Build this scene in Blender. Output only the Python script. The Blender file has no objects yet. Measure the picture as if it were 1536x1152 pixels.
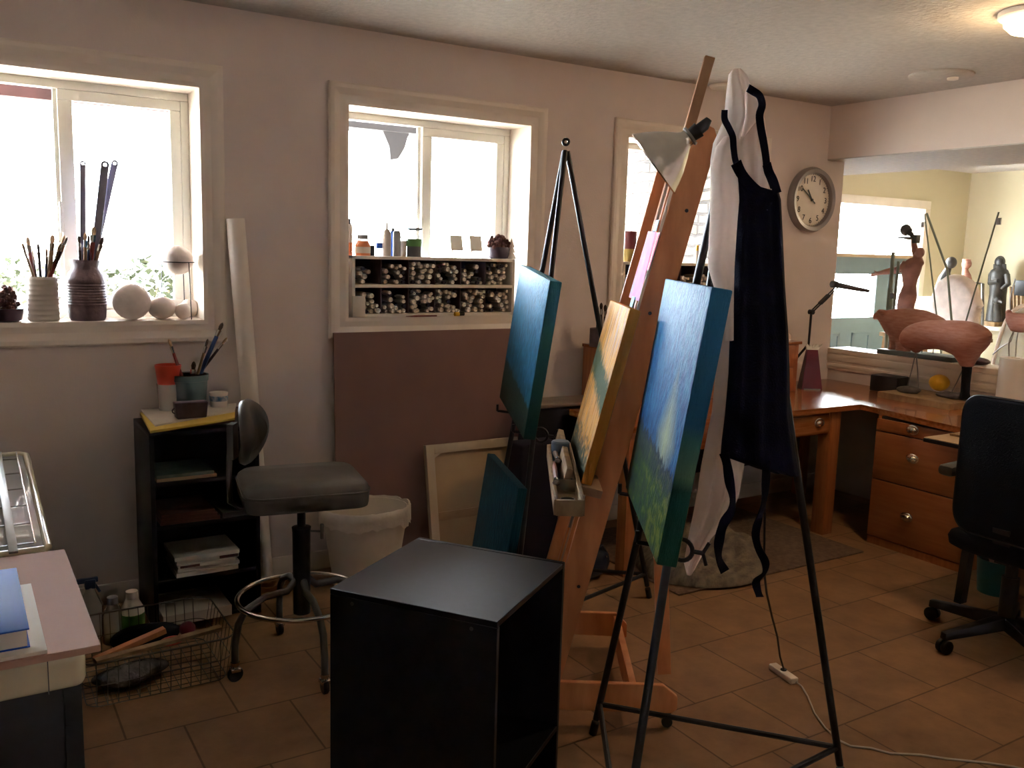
import bpy, bmesh, math, random
from math import sin, cos, pi, radians
from mathutils import Vector as V, Matrix, Quaternion
random.seed(7)
S = bpy.context.scene
COL = S.collection
# ------------------------------------------------------------------ camera
FPX, EYE = 1350.54, V((0, 0, 1.6))
def cam_axes(yaw, pitch, roll):
    F = V((sin(yaw) * cos(pitch), cos(yaw) * cos(pitch), -sin(pitch)))
    R = V((cos(yaw), -sin(yaw), 0)); U = R.cross(F)
    return R * cos(roll) + U * sin(roll), U * cos(roll) - R * sin(roll), F
RX, UX, FX = cam_axes(radians(32.068), radians(8.4556), radians(1.6559))
cd = bpy.data.cameras.new('camera'); co = bpy.data.objects.new('camera', cd); COL.objects.link(co)
cd.sensor_width = 36; cd.sensor_fit = 'HORIZONTAL'; cd.lens = FPX * 36 / 1536; cd.clip_start = .05; cd.clip_end = 200
m = Matrix((RX, UX, -FX)).transposed().to_4x4(); m.translation = EYE
co.matrix_world = m; S.camera = co
# measuring helpers: a point of the photograph -> a point on a known plane of the room
def ray(x, y): return FX + RX * ((x - 768) / FPX) - UX * ((y - 576) / FPX)
def Zp(x, y, z): r = ray(x, y); return EYE + r * ((z - EYE.z) / r.z)
def Yp(x, y, Y): r = ray(x, y); return EYE + r * (Y / r.y)
def Xp(x, y, X): r = ray(x, y); return EYE + r * (X / r.x)
def Vp(x, y, P):
    r = ray(x, y); t = (P[0] * r.x + P[1] * r.y) / (r.x ** 2 + r.y ** 2); return EYE + r * t
def Pl(x, y, P, n): r = ray(x, y); return EYE + r * ((V(P) - EYE).dot(n) / r.dot(n))
def ppm(P): return FPX / (V(P) - EYE).dot(FX)      # pixels per metre at P
# ------------------------------------------------------------------ materials
def nmat(name):
    m = bpy.data.materials.new(name); m.use_nodes = True
    nt = m.node_tree; b = nt.nodes['Principled BSDF']
    return m, nt, b
def mat(name, col, rough=.5, metal=0, var=0, vscale=8, bump=0, bscale=60, spec=.5, coat=0, stretch=None, trans=0, col2=None, alpha=1, sheen=0, emit=None, estr=0):
    m, nt, b = nmat(name); N = nt.nodes.new; L = nt.links.new
    c = (*col, 1)
    b.inputs['Base Color'].default_value = c; b.inputs['Roughness'].default_value = rough
    b.inputs['Metallic'].default_value = metal; b.inputs['Specular IOR Level'].default_value = spec
    b.inputs['Coat Weight'].default_value = coat; b.inputs['Transmission Weight'].default_value = trans
    b.inputs['Alpha'].default_value = alpha; b.inputs['Sheen Weight'].default_value = sheen
    if emit: b.inputs['Emission Color'].default_value = (*emit, 1); b.inputs['Emission Strength'].default_value = estr
    tc = N('ShaderNodeTexCoord'); mp = N('ShaderNodeMapping'); L(tc.outputs['Object'], mp.inputs['Vector'])
    if stretch: mp.inputs['Scale'].default_value = stretch
    if var or col2:
        n = N('ShaderNodeTexNoise'); n.inputs['Scale'].default_value = vscale; n.inputs['Detail'].default_value = 5
        L(mp.outputs['Vector'], n.inputs['Vector'])
        mx = N('ShaderNodeMix'); mx.data_type = 'RGBA'
        if col2: a, d = col, col2
        else: a, d = [k * (1 - var) for k in col], [min(1, k * (1 + var)) for k in col]
        mx.inputs['A'].default_value = (*a, 1); mx.inputs['B'].default_value = (*d, 1)
        r = N('ShaderNodeMapRange'); r.inputs['From Min'].default_value = .35; r.inputs['From Max'].default_value = .65
        L(n.outputs['Fac'], r.inputs['Value']); L(r.outputs['Result'], mx.inputs['Factor'])
        L(mx.outputs['Result'], b.inputs['Base Color'])
    if bump:
        n = N('ShaderNodeTexNoise'); n.inputs['Scale'].default_value = bscale; n.inputs['Detail'].default_value = 4
        L(mp.outputs['Vector'], n.inputs['Vector'])
        bp = N('ShaderNodeBump'); bp.inputs['Strength'].default_value = bump; bp.inputs['Distance'].default_value = .01
        L(n.outputs['Fac'], bp.inputs['Height']); L(bp.outputs['Normal'], b.inputs['Normal'])
    return m
def wood(name, a, b2, rough=.4, axis=(1, 1, 12), coat=0):
    return mat(name, a, rough, col2=b2, vscale=4, stretch=axis, bump=.08, bscale=18, coat=coat)
M = {}
M['wall'] = mat('wall_paint', (.68, .58, .525), .75, var=.03, vscale=3, bump=.12, bscale=120, spec=.3)
M['wall2'] = mat('annex_paint', (.60, .53, .36), .75, bump=.1, bscale=120, spec=.3)
M['ceil'] = mat('ceiling_texture', (.47, .43, .38), .85, var=.06, vscale=30, bump=.55, bscale=45, spec=.2)
M['trim'] = mat('trim_paint', (.76, .66, .56), .4, var=.02, vscale=3)
M['vinyl'] = mat('window_vinyl', (.70, .67, .60), .4)
M['enamel'] = mat('white_enamel', (.62, .55, .38), .12, var=.08, vscale=5, coat=.5)
M['white'] = mat('white_paint', (.80, .71, .61), .5, var=.03)
M['paper'] = mat('white_paper', (.70, .65, .57), .8, var=.03)
M['plaster'] = mat('white_plaster', (.66, .56, .50), .85, var=.10, vscale=14, bump=.2, bscale=60)
M['black'] = mat('black_laminate', (.005, .005, .009), .40, var=.3, vscale=40, spec=.33)
M['blackm'] = mat('black_metal', (.02, .02, .026), .38, metal=.3, var=.2, vscale=30)
M['blackp'] = mat('black_plastic', (.009, .009, .012), .45, var=.2, vscale=30)
M['blackf'] = mat('black_fabric', (.006, .007, .011), .9, bump=.3, bscale=300, spec=.2)
M['navy'] = mat('navy_cloth', (.008, .009, .024), .9, bump=.3, bscale=200, spec=.15)
M['cloth'] = mat('white_cloth', (.84, .72, .66), .9, var=.05, vscale=6, bump=.25, bscale=40, spec=.2)
M['easel'] = wood('easel_wood', (.72, .30, .12), (.58, .21, .075), .45, (5, 5, 1.2))
M['easel2'] = wood('pale_easel_wood', (.45, .25, .13), (.35, .18, .09), .5, (5, 5, 1.2))
M['desk'] = wood('desk_wood', (.40, .145, .045), (.29, .088, .026), .22, (1, 14, 14), coat=.35)
M['deskh'] = wood('desk_wood_level', (.34, .115, .038), (.28, .085, .026), .35, (10, 1.1, 12))
M['deskv'] = wood('desk_wood_upright', (.44, .155, .05), (.34, .105, .033), .4, (12, 12, 1))
M['raw'] = wood('raw_wood', (.45, .31, .18), (.36, .23, .12), .6, (2, 2, 10))
M['tray'] = wood('tray_wood', (.36, .23, .11), (.22, .13, .06), .6, (6, 6, 3))
M['brown'] = mat('brown_hardboard', (.23, .125, .105), .7, var=.06, vscale=3, spec=.3)
M['chrome'] = mat('chrome', (.62, .60, .56), .18, metal=1)
M['alu'] = mat('spun_aluminium', (.78, .74, .68), .2, metal=1, var=.06, vscale=20, bump=.05, bscale=30)
M['basketwire'] = mat('dull_dark_wire', (.10, .085, .07), .45, metal=.6)
M['steel'] = mat('grey_steel', (.24, .23, .22), .35, metal=.9, var=.1)
M['greyp'] = mat('grey_painted_steel', (.085, .08, .078), .4, metal=.2, var=.1)
M['vinylseat'] = mat('grey_leatherette', (.085, .074, .06), .35, var=.12, vscale=9, bump=.06, bscale=150)
M['bin'] = mat('white_bin_plastic', (.74, .65, .54), .5, var=.04)
M['liner'] = mat('thin_plastic_liner', (.78, .70, .60), .35, var=.1, bump=.5, bscale=25)
M['canvasback'] = mat('raw_canvas', (.50, .36, .22), .9, var=.08, vscale=4, bump=.15, bscale=250)
M['stretcher'] = mat('stretcher_edge', (.60, .50, .38), .8, var=.08, vscale=6)
M['teal'] = mat('teal_glaze', (.10, .15, .16), .35, var=.1)
M['pink_in'] = mat('pink_clay', (.35, .15, .13), .6)
M['red'] = mat('red_plastic', (.62, .06, .03), .35, var=.1)
M['redbag'] = mat('dark_red_card', (.14, .008, .022), .35, var=.1)
M['purple'] = mat('dark_purple_glaze', (.045, .022, .04), .4, var=.25, vscale=20)
M['vase'] = mat('brown_stoneware', (.14, .085, .095), .6, var=.3, vscale=18, bump=.4, bscale=40)
M['creamp'] = mat('cream_pottery', (.52, .45, .38), .5, var=.06, vscale=12)
M['yellow'] = mat('yellow_paper', (.62, .42, .07), .8, var=.06)
M['lemon'] = mat('lemon_yellow', (.75, .42, .02), .5, var=.06)
M['blue'] = mat('blue_book_cloth', (.014, .075, .40), .55, spec=.12, var=.1, vscale=5)
M['pinkboard'] = mat('pinkish_board', (.46, .27, .20), .7, spec=.15, var=.04, vscale=3)
M['clay'] = mat('terracotta_clay', (.36, .15, .105), .7, col2=(.44, .22, .165), vscale=6, stretch=(3, 3, 14), bump=.25, bscale=30)
M['clay2'] = mat('brown_clay', (.24, .10, .07), .6, var=.15, vscale=14, bump=.3, bscale=40)
M['bronze'] = mat('dark_bronze', (.055, .05, .045), .45, metal=.3, var=.3, vscale=14, bump=.3, bscale=40)
M['slate'] = mat('slate_door_paint', (.12, .16, .17), .5, var=.04)
M['foliage'] = mat('shrub_leaves', (.022, .034, .012), .8, col2=(.045, .05, .018), vscale=6)
M['dried'] = mat('dried_petals', (.09, .03, .035), .9, col2=(.16, .07, .05), vscale=30)
M['outground'] = mat('dry_ground', (.46, .41, .34), .95, var=.15, vscale=2)
M['beamred'] = mat('red_brown_beam', (.06, .022, .02), .8, var=.3, vscale=5)
M['clear'] = mat('clear_plastic', (.75, .74, .70), .15, alpha=.35)
M['handle1'] = mat('brush_handle_dark', (.05, .02, .02), .35, var=.3)
M['handle2'] = mat('brush_handle_red', (.20, .03, .02), .35, var=.3)
M['handle3'] = mat('brush_handle_blue', (.02, .05, .16), .35, var=.3)
M['handle4'] = mat('brush_handle_tan', (.30, .18, .09), .4, var=.3)
M['bristle'] = mat('brush_bristle_tan', (.42, .27, .15), .9, var=.3, vscale=60)
M['bristled'] = mat('brush_bristle_dark', (.09, .055, .04), .9, var=.3, vscale=60)
M['grey'] = mat('mid_grey_plastic', (.25, .25, .26), .5)
M['green'] = mat('green_plastic', (.10, .24, .05), .4, var=.1)
M['orange'] = mat('orange_label', (.55, .16, .05), .5, var=.1)
M['gold'] = mat('gold_lacquer', (.40, .28, .08), .35, metal=.4, var=.1)
M['darkred'] = mat('dark_red_plastic', (.14, .015, .02), .4)
M['jean'] = mat('dark_blue_leather', (.012, .02, .05), .3, var=.2)
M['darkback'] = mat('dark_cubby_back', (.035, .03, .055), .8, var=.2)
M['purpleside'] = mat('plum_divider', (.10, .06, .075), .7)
M['skin'] = M['clay2']
def cloth_mat(name, col, tr=.4, **k):
    m = mat(name, col, **k); nt = m.node_tree; b = nt.nodes['Principled BSDF']; o = nt.nodes['Material Output']
    t = nt.nodes.new('ShaderNodeBsdfTranslucent'); t.inputs['Color'].default_value = (*col, 1); mx = nt.nodes.new('ShaderNodeMixShader'); mx.inputs[0].default_value = tr
    nt.links.new(b.outputs[0], mx.inputs[1]); nt.links.new(t.outputs[0], mx.inputs[2]); nt.links.new(mx.outputs[0], o.inputs['Surface']); return m
M['cloth'] = cloth_mat('white_shirt_cloth', (.88, .77, .70), .45, rough=.9, var=.05, vscale=6, bump=.25, bscale=40, spec=.2)
def glass():
    m = bpy.data.materials.new('window_glass'); m.use_nodes = True; nt = m.node_tree; nt.nodes.clear()
    o = nt.nodes.new('ShaderNodeOutputMaterial'); mx = nt.nodes.new('ShaderNodeMixShader')
    t = nt.nodes.new('ShaderNodeBsdfTransparent'); g = nt.nodes.new('ShaderNodeBsdfGlossy'); f = nt.nodes.new('ShaderNodeLayerWeight'); pw = nt.nodes.new('ShaderNodeMath'); pw.operation = 'POWER'; pw.inputs[1].default_value = 5; sc = nt.nodes.new('ShaderNodeMath'); sc.operation = 'MULTIPLY_ADD'; sc.inputs[1].default_value = .9; sc.inputs[2].default_value = .035
    t.inputs['Color'].default_value = (.95, .97, .97, 1); g.inputs['Roughness'].default_value = .02; f.inputs['Blend'].default_value = .5
    L = nt.links.new; L(f.outputs['Facing'], pw.inputs[0]); L(pw.outputs[0], sc.inputs[0]); L(sc.outputs[0], mx.inputs[0]); L(t.outputs[0], mx.inputs[1]); L(g.outputs[0], mx.inputs[2]); L(mx.outputs[0], o.inputs[0])
    return m
M['glass'] = glass()
def floor_mat():
    m, nt, b = nmat('tile_floor'); N = nt.nodes.new; L = nt.links.new
    tc = N('ShaderNodeTexCoord'); mp = N('ShaderNodeMapping'); L(tc.outputs['Object'], mp.inputs['Vector'])
    mp.inputs['Location'].default_value = (-.69 + .36 * 6, -3.1 + .36 * 12, 0)
    br = N('ShaderNodeTexBrick'); br.offset = .5; br.offset_frequency = 2
    br.inputs['Scale'].default_value = 1; br.inputs['Brick Width'].default_value = .36; br.inputs['Row Height'].default_value = .36
    br.inputs['Mortar Size'].default_value = .004; br.inputs['Mortar Smooth'].default_value = .3
    br.inputs['Color1'].default_value = (.31, .170, .085, 1); br.inputs['Color2'].default_value = (.275, .150, .072, 1); br.inputs['Mortar'].default_value = (.14, .075, .034, 1)
    L(mp.outputs['Vector'], br.inputs['Vector'])
    n = N('ShaderNodeTexNoise'); n.inputs['Scale'].default_value = 5; n.inputs['Detail'].default_value = 8; n.inputs['Roughness'].default_value = .65; L(tc.outputs['Object'], n.inputs['Vector'])
    r = N('ShaderNodeMapRange'); r.inputs['From Min'].default_value = .3; r.inputs['From Max'].default_value = .7; r.inputs['To Min'].default_value = .72; r.inputs['To Max'].default_value = 1.25
    L(n.outputs['Fac'], r.inputs['Value'])
    mx = N('ShaderNodeMix'); mx.data_type = 'RGBA'; mx.blend_type = 'MULTIPLY'; mx.inputs['Factor'].default_value = 1
    L(br.outputs['Color'], mx.inputs['A']); L(r.outputs['Result'], mx.inputs['B']); L(mx.outputs['Result'], b.inputs['Base Color'])
    b.inputs['Roughness'].default_value = .55; b.inputs['Specular IOR Level'].default_value = .2
    bp = N('ShaderNodeBump'); bp.inputs['Strength'].default_value = .25; bp.inputs['Distance'].default_value = .004
    iv = N('ShaderNodeMath'); iv.operation = 'SUBTRACT'; iv.inputs[0].default_value = 1; L(br.outputs['Fac'], iv.inputs[1]); L(iv.outputs[0], bp.inputs['Height']); L(bp.outputs['Normal'], b.inputs['Normal'])
    return m
M['floor'] = floor_mat()
def stone_mat():
    m, nt, b = nmat('stacked_stone'); N = nt.nodes.new; L = nt.links.new
    tc = N('ShaderNodeTexCoord'); sx = N('ShaderNodeSeparateXYZ'); L(tc.outputs['Object'], sx.inputs[0])
    nz = N('ShaderNodeTexNoise'); nz.inputs['Scale'].default_value = 4; L(tc.outputs['Object'], nz.inputs['Vector'])
    md = N('ShaderNodeMath'); md.operation = 'MULTIPLY_ADD'; md.inputs[1].default_value = .09; L(nz.outputs['Fac'], md.inputs[0]); L(sx.outputs[2], md.inputs[2])
    cb = N('ShaderNodeCombineXYZ'); L(sx.outputs[1], cb.inputs[0]); L(md.outputs[0], cb.inputs[1])
    v = N('ShaderNodeTexBrick'); v.inputs['Scale'].default_value = 1; v.inputs['Brick Width'].default_value = .34; v.inputs['Row Height'].default_value = .085; v.inputs['Mortar Size'].default_value = .012; v.inputs['Mortar Smooth'].default_value = .4; v.inputs['Bias'].default_value = -.1
    v.offset_frequency = 3; v.squash = .6; v.squash_frequency = 2
    v.inputs['Color1'].default_value = (.07, .05, .036, 1); v.inputs['Color2'].default_value = (.17, .15, .13, 1); v.inputs['Mortar'].default_value = (.03, .023, .02, 1)
    L(cb.outputs[0], v.inputs['Vector']); L(v.outputs['Color'], b.inputs['Base Color'])
    r = N('ShaderNodeMath'); r.operation = 'SUBTRACT'; r.inputs[0].default_value = 1; L(v.outputs['Fac'], r.inputs[1])
    bp = N('ShaderNodeBump'); bp.inputs['Distance'].default_value = .05; L(r.outputs[0], bp.inputs['Height']); L(bp.outputs['Normal'], b.inputs['Normal']); b.inputs['Roughness'].default_value = .9
    return m
M['stone'] = stone_mat()
def stripes(name, a, b2, scale, rough=.9, axis=0, distort=2, c3=None):
    m, nt, b = nmat(name); N = nt.nodes.new; L = nt.links.new
    tc = N('ShaderNodeTexCoord'); w = N('ShaderNodeTexWave'); w.inputs['Scale'].default_value = scale; w.inputs['Distortion'].default_value = distort; w.inputs['Detail'].default_value = 3
    w.bands_direction = 'XYZ'[axis]; L(tc.outputs['Object'], w.inputs['Vector'])
    rp = N('ShaderNodeValToRGB'); rp.color_ramp.elements[0].color = (*a, 1); rp.color_ramp.elements[1].color = (*b2, 1)
    if c3: e = rp.color_ramp.elements.new(.5); e.color = (*c3, 1)
    L(w.outputs['Fac'], rp.inputs[0]); L(rp.outputs[0], b.inputs['Base Color']); b.inputs['Roughness'].default_value = rough
    bp = N('ShaderNodeBump'); bp.inputs['Strength'].default_value = .3; bp.inputs['Distance'].default_value = .01; L(w.outputs['Fac'], bp.inputs['Height']); L(bp.outputs['Normal'], b.inputs['Normal'])
    return m
M['blanket'] = mat('patterned_blanket', (.12, .095, .07), .95, col2=(.24, .19, .13), vscale=16, stretch=(1, 2.2, 1), bump=.7, bscale=60)
M['rug'] = mat('brown_rug', (.20, .13, .085), .95, col2=(.13, .08, .055), vscale=40, bump=.5, bscale=150)
M['redstripe'] = stripes('red_slats', (.10, .01, .01), (.50, .05, .04), 12, .6, 2, 0)
def painting(name, kind):
    """canvas: object space x across 0..1*w, z up; scaled into u, v by the mapping node"""
    m, nt, b = nmat(name); N = nt.nodes.new; L = nt.links.new
    tc = N('ShaderNodeTexCoord'); uv = N('ShaderNodeSeparateXYZ'); L(tc.outputs['Generated'], uv.inputs[0])
    U, Vv = uv.outputs[0], uv.outputs[2]
    def math_(op, a, b_=None, c=None):
        n = N('ShaderNodeMath'); n.operation = op
        for i, x in enumerate((a, b_, c)):
            if x is None: continue
            if isinstance(x, (int, float)): n.inputs[i].default_value = x
            else: L(x, n.inputs[i])
        return n.outputs[0]
    def noise(scale, st=(1, 1, 1), det=5):
        mp = N('ShaderNodeMapping'); mp.inputs['Scale'].default_value = st; L(tc.outputs['Generated'], mp.inputs[0])
        n = N('ShaderNodeTexNoise'); n.inputs['Scale'].default_value = scale; n.inputs['Detail'].default_value = det; L(mp.outputs[0], n.inputs['Vector']); return n.outputs['Fac']
    def ramp(f, *st):
        r = N('ShaderNodeValToRGB'); e = r.color_ramp.elements
        while len(e) < len(st): e.new(.5)
        for k, (p, c) in enumerate(st): e[k].position = p; e[k].color = (*c, 1)
        L(f, r.inputs[0]); return r.outputs[0]
    def mix(f, a, c):
        n = N('ShaderNodeMix'); n.data_type = 'RGBA'
        if isinstance(f, float): n.inputs['Factor'].default_value = f
        else: L(f, n.inputs['Factor'])
        for s, x in (('A', a), ('B', c)):
            if isinstance(x, tuple): n.inputs[s].default_value = (*x, 1)
            else: L(x, n.inputs[s])
        return n.outputs['Result']
    def step(x, w=.03):   # smooth 0..1 around 0
        n = N('ShaderNodeMapRange'); n.inputs['From Min'].default_value = -w; n.inputs['From Max'].default_value = w; L(x, n.inputs['Value']); return n.outputs['Result']
    stroke = noise(13, (2.2, 1, .9), 9); jag = noise(9, (2, 1, 2), 4)
    if kind == 'sky':
        sky = ramp(math_('ADD', math_('MULTIPLY', stroke, .75), math_('MULTIPLY', Vv, .28)), (.30, (.004, .03, .11)), (.47, (.008, .075, .22)), (.60, (.016, .13, .31)), (.76, (.06, .25, .42)))
        glow = math_('SUBTRACT', 1, math_('MULTIPLY', math_('ADD', math_('ABSOLUTE', math_('SUBTRACT', U, .72)), math_('MULTIPLY', math_('ABSOLUTE', math_('SUBTRACT', Vv, .40)), .75)), 4.2))
        g2 = N('ShaderNodeMapRange'); g2.inputs['From Max'].default_value = 1.0; g2.inputs['To Max'].default_value = .85; L(glow, g2.inputs['Value'])
        col = mix(g2.outputs['Result'], sky, (.42, .46, .26))
        hill = math_('SUBTRACT', math_('ADD', math_('SUBTRACT', .36, math_('MULTIPLY', U, .05)), math_('MULTIPLY', math_('SUBTRACT', jag, .5), .16)), Vv)
        grass = ramp(math_('ADD', math_('MULTIPLY', noise(6, (2, 1, 3)), .8), math_('MULTIPLY', U, .18)), (.30, (.008, .025, .03)), (.42, (.015, .045, .03)), (.53, (.028, .07, .014)), (.63, (.12, .14, .02)), (.76, (.02, .05, .06)))
        rim = step(math_('SUBTRACT', hill, .06), .05)
        col = mix(step(hill, .012), col, mix(rim, (.012, .025, .05), grass))
    elif kind == 'dusk':
        sky = ramp(math_('ADD', math_('MULTIPLY', stroke, .7), math_('MULTIPLY', Vv, .4)), (.3, (.008, .06, .11)), (.52, (.010, .11, .21)), (.70, (.02, .18, .36)), (.9, (.05, .30, .54)))
        hill = math_('SUBTRACT', math_('ADD', math_('SUBTRACT', .31, math_('MULTIPLY', U, .12)), math_('MULTIPLY', math_('SUBTRACT', jag, .5), .10)), Vv)
        col = mix(step(hill, .015), sky, mix(noise(6), (.008, .02, .018), (.02, .045, .025)))
    elif kind == 'teal':
        col = ramp(math_('ADD', math_('MULTIPLY', stroke, .7), math_('MULTIPLY', U, .1)), (.25, (.006, .035, .06)), (.45, (.01, .065, .10)), (.62, (.02, .10, .13)), (.8, (.10, .13, .06)))
    else:
        sky = ramp(math_('ADD', noise(5, (7, 1, .6), 6), math_('MULTIPLY', U, .05)), (.32, (.12, .11, .08)), (.44, (.50, .21, .04)), (.52, (.80, .40, .07)), (.60, (.62, .38, .20)), (.72, (.26, .20, .22)))
        band = math_('SUBTRACT', .09, math_('ABSOLUTE', math_('SUBTRACT', Vv, math_('ADD', math_('SUBTRACT', .64, math_('MULTIPLY', U, .16)), math_('MULTIPLY', math_('SUBTRACT', jag, .5), .16)))))
        low = math_('SUBTRACT', math_('ADD', .16, math_('MULTIPLY', math_('SUBTRACT', jag, .5), .5)), Vv)
        col = mix(step(low, .05), mix(step(band, .03), sky, (.07, .10, .055)), (.08, .09, .06))
    if kind in ('sky', 'dusk', 'orange'):
        side = {'sky': ramp(Vv, (0, (.015, .07, .05)), (.28, (.015, .07, .06)), (.33, (.10, .22, .15)), (.46, (.05, .17, .17)), (.52, (.02, .12, .26)), (1, (.035, .20, .42))),
                'dusk': ramp(Vv, (0, (.015, .05, .05)), (.3, (.025, .12, .15)), (1, (.04, .22, .34))),
                'orange': mix(noise(4, (1, 1, 2)), (.75, .26, .04), (.85, .36, .07))}[kind]
        geo = N('ShaderNodeSeparateXYZ'); L(tc.outputs['Normal'], geo.inputs[0])
        fr = math_('GREATER_THAN', math_('ABSOLUTE', geo.outputs[1]), .7)
        col = mix(fr, side, col)
    L(col, b.inputs['Base Color']); b.inputs['Roughness'].default_value = .55; b.inputs['Specular IOR Level'].default_value = .10
    bp = N('ShaderNodeBump'); bp.inputs['Strength'].default_value = .6; bp.inputs['Distance'].default_value = .006
    L(noise(26, (2, 1, 1), 8), bp.inputs['Height']); L(bp.outputs['Normal'], b.inputs['Normal'])
    return m
# ------------------------------------------------------------------ mesh builder
def frame(t, up=None):
    t = t.normalized(); up = up or V((0, 0, 1))
    if abs(t.dot(up)) > .97: up = V((1, 0, 0))
    a = up.cross(t).normalized(); return a, t.cross(a).normalized()
class MB:
    def __init__(s): s.bm = bmesh.new()
    def face(s, vs, mi=0):
        try: f = s.bm.faces.new(vs); f.material_index = mi; return f
        except ValueError: return None
    def hexa(s, p, bev=0, seg=2):   # p: 4 bottom + 4 top points
        v = [s.bm.verts.new(q) for q in p]
        fs = [s.face([v[i] for i in q]) for q in ((3, 2, 1, 0), (4, 5, 6, 7), (0, 1, 5, 4), (1, 2, 6, 5), (2, 3, 7, 6), (3, 0, 4, 7))]
        if bev:
            es = {e for f in fs if f for e in f.edges}
            bmesh.ops.bevel(s.bm, geom=list(es), offset=bev, segments=seg, affect='EDGES', profile=.5)
        return s
    def box(s, a, b, bev=0, seg=2):
        (x0, x1), (y0, y1), (z0, z1) = [sorted((a[i], b[i])) for i in range(3)]
        return s.hexa([(x0, y0, z0), (x1, y0, z0), (x1, y1, z0), (x0, y1, z0), (x0, y0, z1), (x1, y0, z1), (x1, y1, z1), (x0, y1, z1)], bev, seg)
    def obox(s, c, ax, ay, az, bev=0, seg=2):   # centre and half axes
        c, ax, ay, az = V(c), V(ax), V(ay), V(az)
        if ax.cross(ay).dot(az) < 0: ax = -ax
        return s.hexa([c - ax - ay - az, c + ax - ay - az, c + ax + ay - az, c - ax + ay - az, c - ax - ay + az, c + ax - ay + az, c + ax + ay + az, c - ax + ay + az], bev, seg)
    def bar(s, p, q, w, d, up=None, bev=0):     # rectangular bar p -> q
        p, q = V(p), V(q); t = q - p; a, b = frame(t, up); return s.obox((p + q) / 2, a * w / 2, b * d / 2, t / 2, bev)
    def loft(s, rings, cap=True, closed=False, mi=0):
        R = [[s.bm.verts.new(p) for p in r] for r in rings]; n = len(R[0])
        prs = list(zip(R, R[1:])) + ([(R[-1], R[0])] if closed else [])
        for a, b in prs:
            for i in range(n): s.face([a[i], a[(i + 1) % n], b[(i + 1) % n], b[i]], mi)
        if cap and not closed: s.face(R[0][::-1], mi); s.face(R[-1], mi)
        return s
    def tube(s, pts, r, n=8, closed=False, cap=True):
        pts = [V(p) for p in pts]; k = len(pts); rr = r if isinstance(r, (list, tuple)) else [r] * k
        rings = []; prev = None
        for i, p in enumerate(pts):
            t = (pts[(i + 1) % k] - pts[i - 1]) if closed else (pts[min(i + 1, k - 1)] - pts[max(i - 1, 0)])
            t.normalize()
            if prev is None: a, b = frame(t)
            else:
                a = prev - t * prev.dot(t)
                a = a.normalized() if a.length > 1e-5 else frame(t)[0]
                b = t.cross(a)
            prev = a
            rings.append([p + (a * cos(2 * pi * j / n) + b * sin(2 * pi * j / n)) * rr[i] for j in range(n)])
        return s.loft(rings, cap, closed)
    def lathe(s, prof, c, n=24, axis=(0, 0, 1), mi=0, sx=1, sy=1, cap=True):
        c = V(c); az = V(axis).normalized(); a, b = (V((1, 0, 0)), V((0, 1, 0))) if abs(az.z) > .999 and az.z > 0 else frame(az)
        return s.loft([[c + az * z + (a * cos(2 * pi * j / n) * sx + b * sin(2 * pi * j / n) * sy) * max(r, 1e-4) for j in range(n)] for r, z in prof], cap, mi=mi)
    def ball(s, c, r, n=20, m_=12, ax=None):
        c = V(c); rx, ry, rz = r if isinstance(r, (list, tuple)) else (r, r, r)
        X, Y, Z = ax or (V((1, 0, 0)), V((0, 1, 0)), V((0, 0, 1)))
        return s.loft([[c + X * rx * sin(t) * cos(2 * pi * j / n) + Y * ry * sin(t) * sin(2 * pi * j / n) - Z * rz * cos(t) for j in range(n)] for t in [pi * (i + .05) / (m_ + .1) for i in range(m_ + 1)]])
    def prism(s, pts, vec, bev=0):
        vec = V(vec); pts = [V(p) for p in pts]
        nrm = sum(((pts[i] - pts[0]).cross(pts[i + 1] - pts[0]) for i in range(1, len(pts) - 1)), V())
        if nrm.dot(vec) < 0: pts = pts[::-1]
        a = [s.bm.verts.new(p) for p in pts]; b = [s.bm.verts.new(p + vec) for p in pts]; n = len(a)
        fs = [s.face(a[::-1]), s.face(b)] + [s.face([a[i], a[(i + 1) % n], b[(i + 1) % n], b[i]]) for i in range(n)]
        if bev: bmesh.ops.bevel(s.bm, geom=list({e for f in fs if f for e in f.edges}), offset=bev, segments=2, affect='EDGES')
        return s
    def build(s, name, mt, parent=None, loc=None, ang=38, smooth=True):
        if loc is None:
            if parent is not None: loc = wloc(parent)
            else:
                vs = [v.co for v in s.bm.verts]
                loc = V(((min(v.x for v in vs) + max(v.x for v in vs)) / 2, (min(v.y for v in vs) + max(v.y for v in vs)) / 2, min(v.z for v in vs)))
        loc = V(loc)
        for v in s.bm.verts: v.co -= loc
        bmesh.ops.recalc_face_normals(s.bm, faces=s.bm.faces)
        me = bpy.data.meshes.new(name); s.bm.to_mesh(me); s.bm.free()
        for q in (mt if isinstance(mt, (list, tuple)) else [mt]): me.materials.append(M[q] if isinstance(q, str) else q)
        if smooth:
            me.polygons.foreach_set('use_smooth', [True] * len(me.polygons)); me.set_sharp_from_angle(angle=radians(ang))
        o = bpy.data.objects.new(name, me); COL.objects.link(o)
        if parent is not None: o.parent = parent; o.location = loc - wloc(parent)
        else: o.location = loc
        return o
def wloc(o):
    p = V(o.location)
    while o.parent is not None: o = o.parent; p += V(o.location)
    return p
def tag(o, label, cat, group=None, kind=None):
    o['label'] = label; o['category'] = cat
    if group: o['group'] = group
    if kind: o['kind'] = kind
    return o
def thing(name, label, cat, loc, group=None):
    o = bpy.data.objects.new(name, None); COL.objects.link(o); o.location = V(loc); o.empty_display_size = .05
    return tag(o, label, cat, group)
def struct(o): o['kind'] = 'structure'; return o
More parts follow.
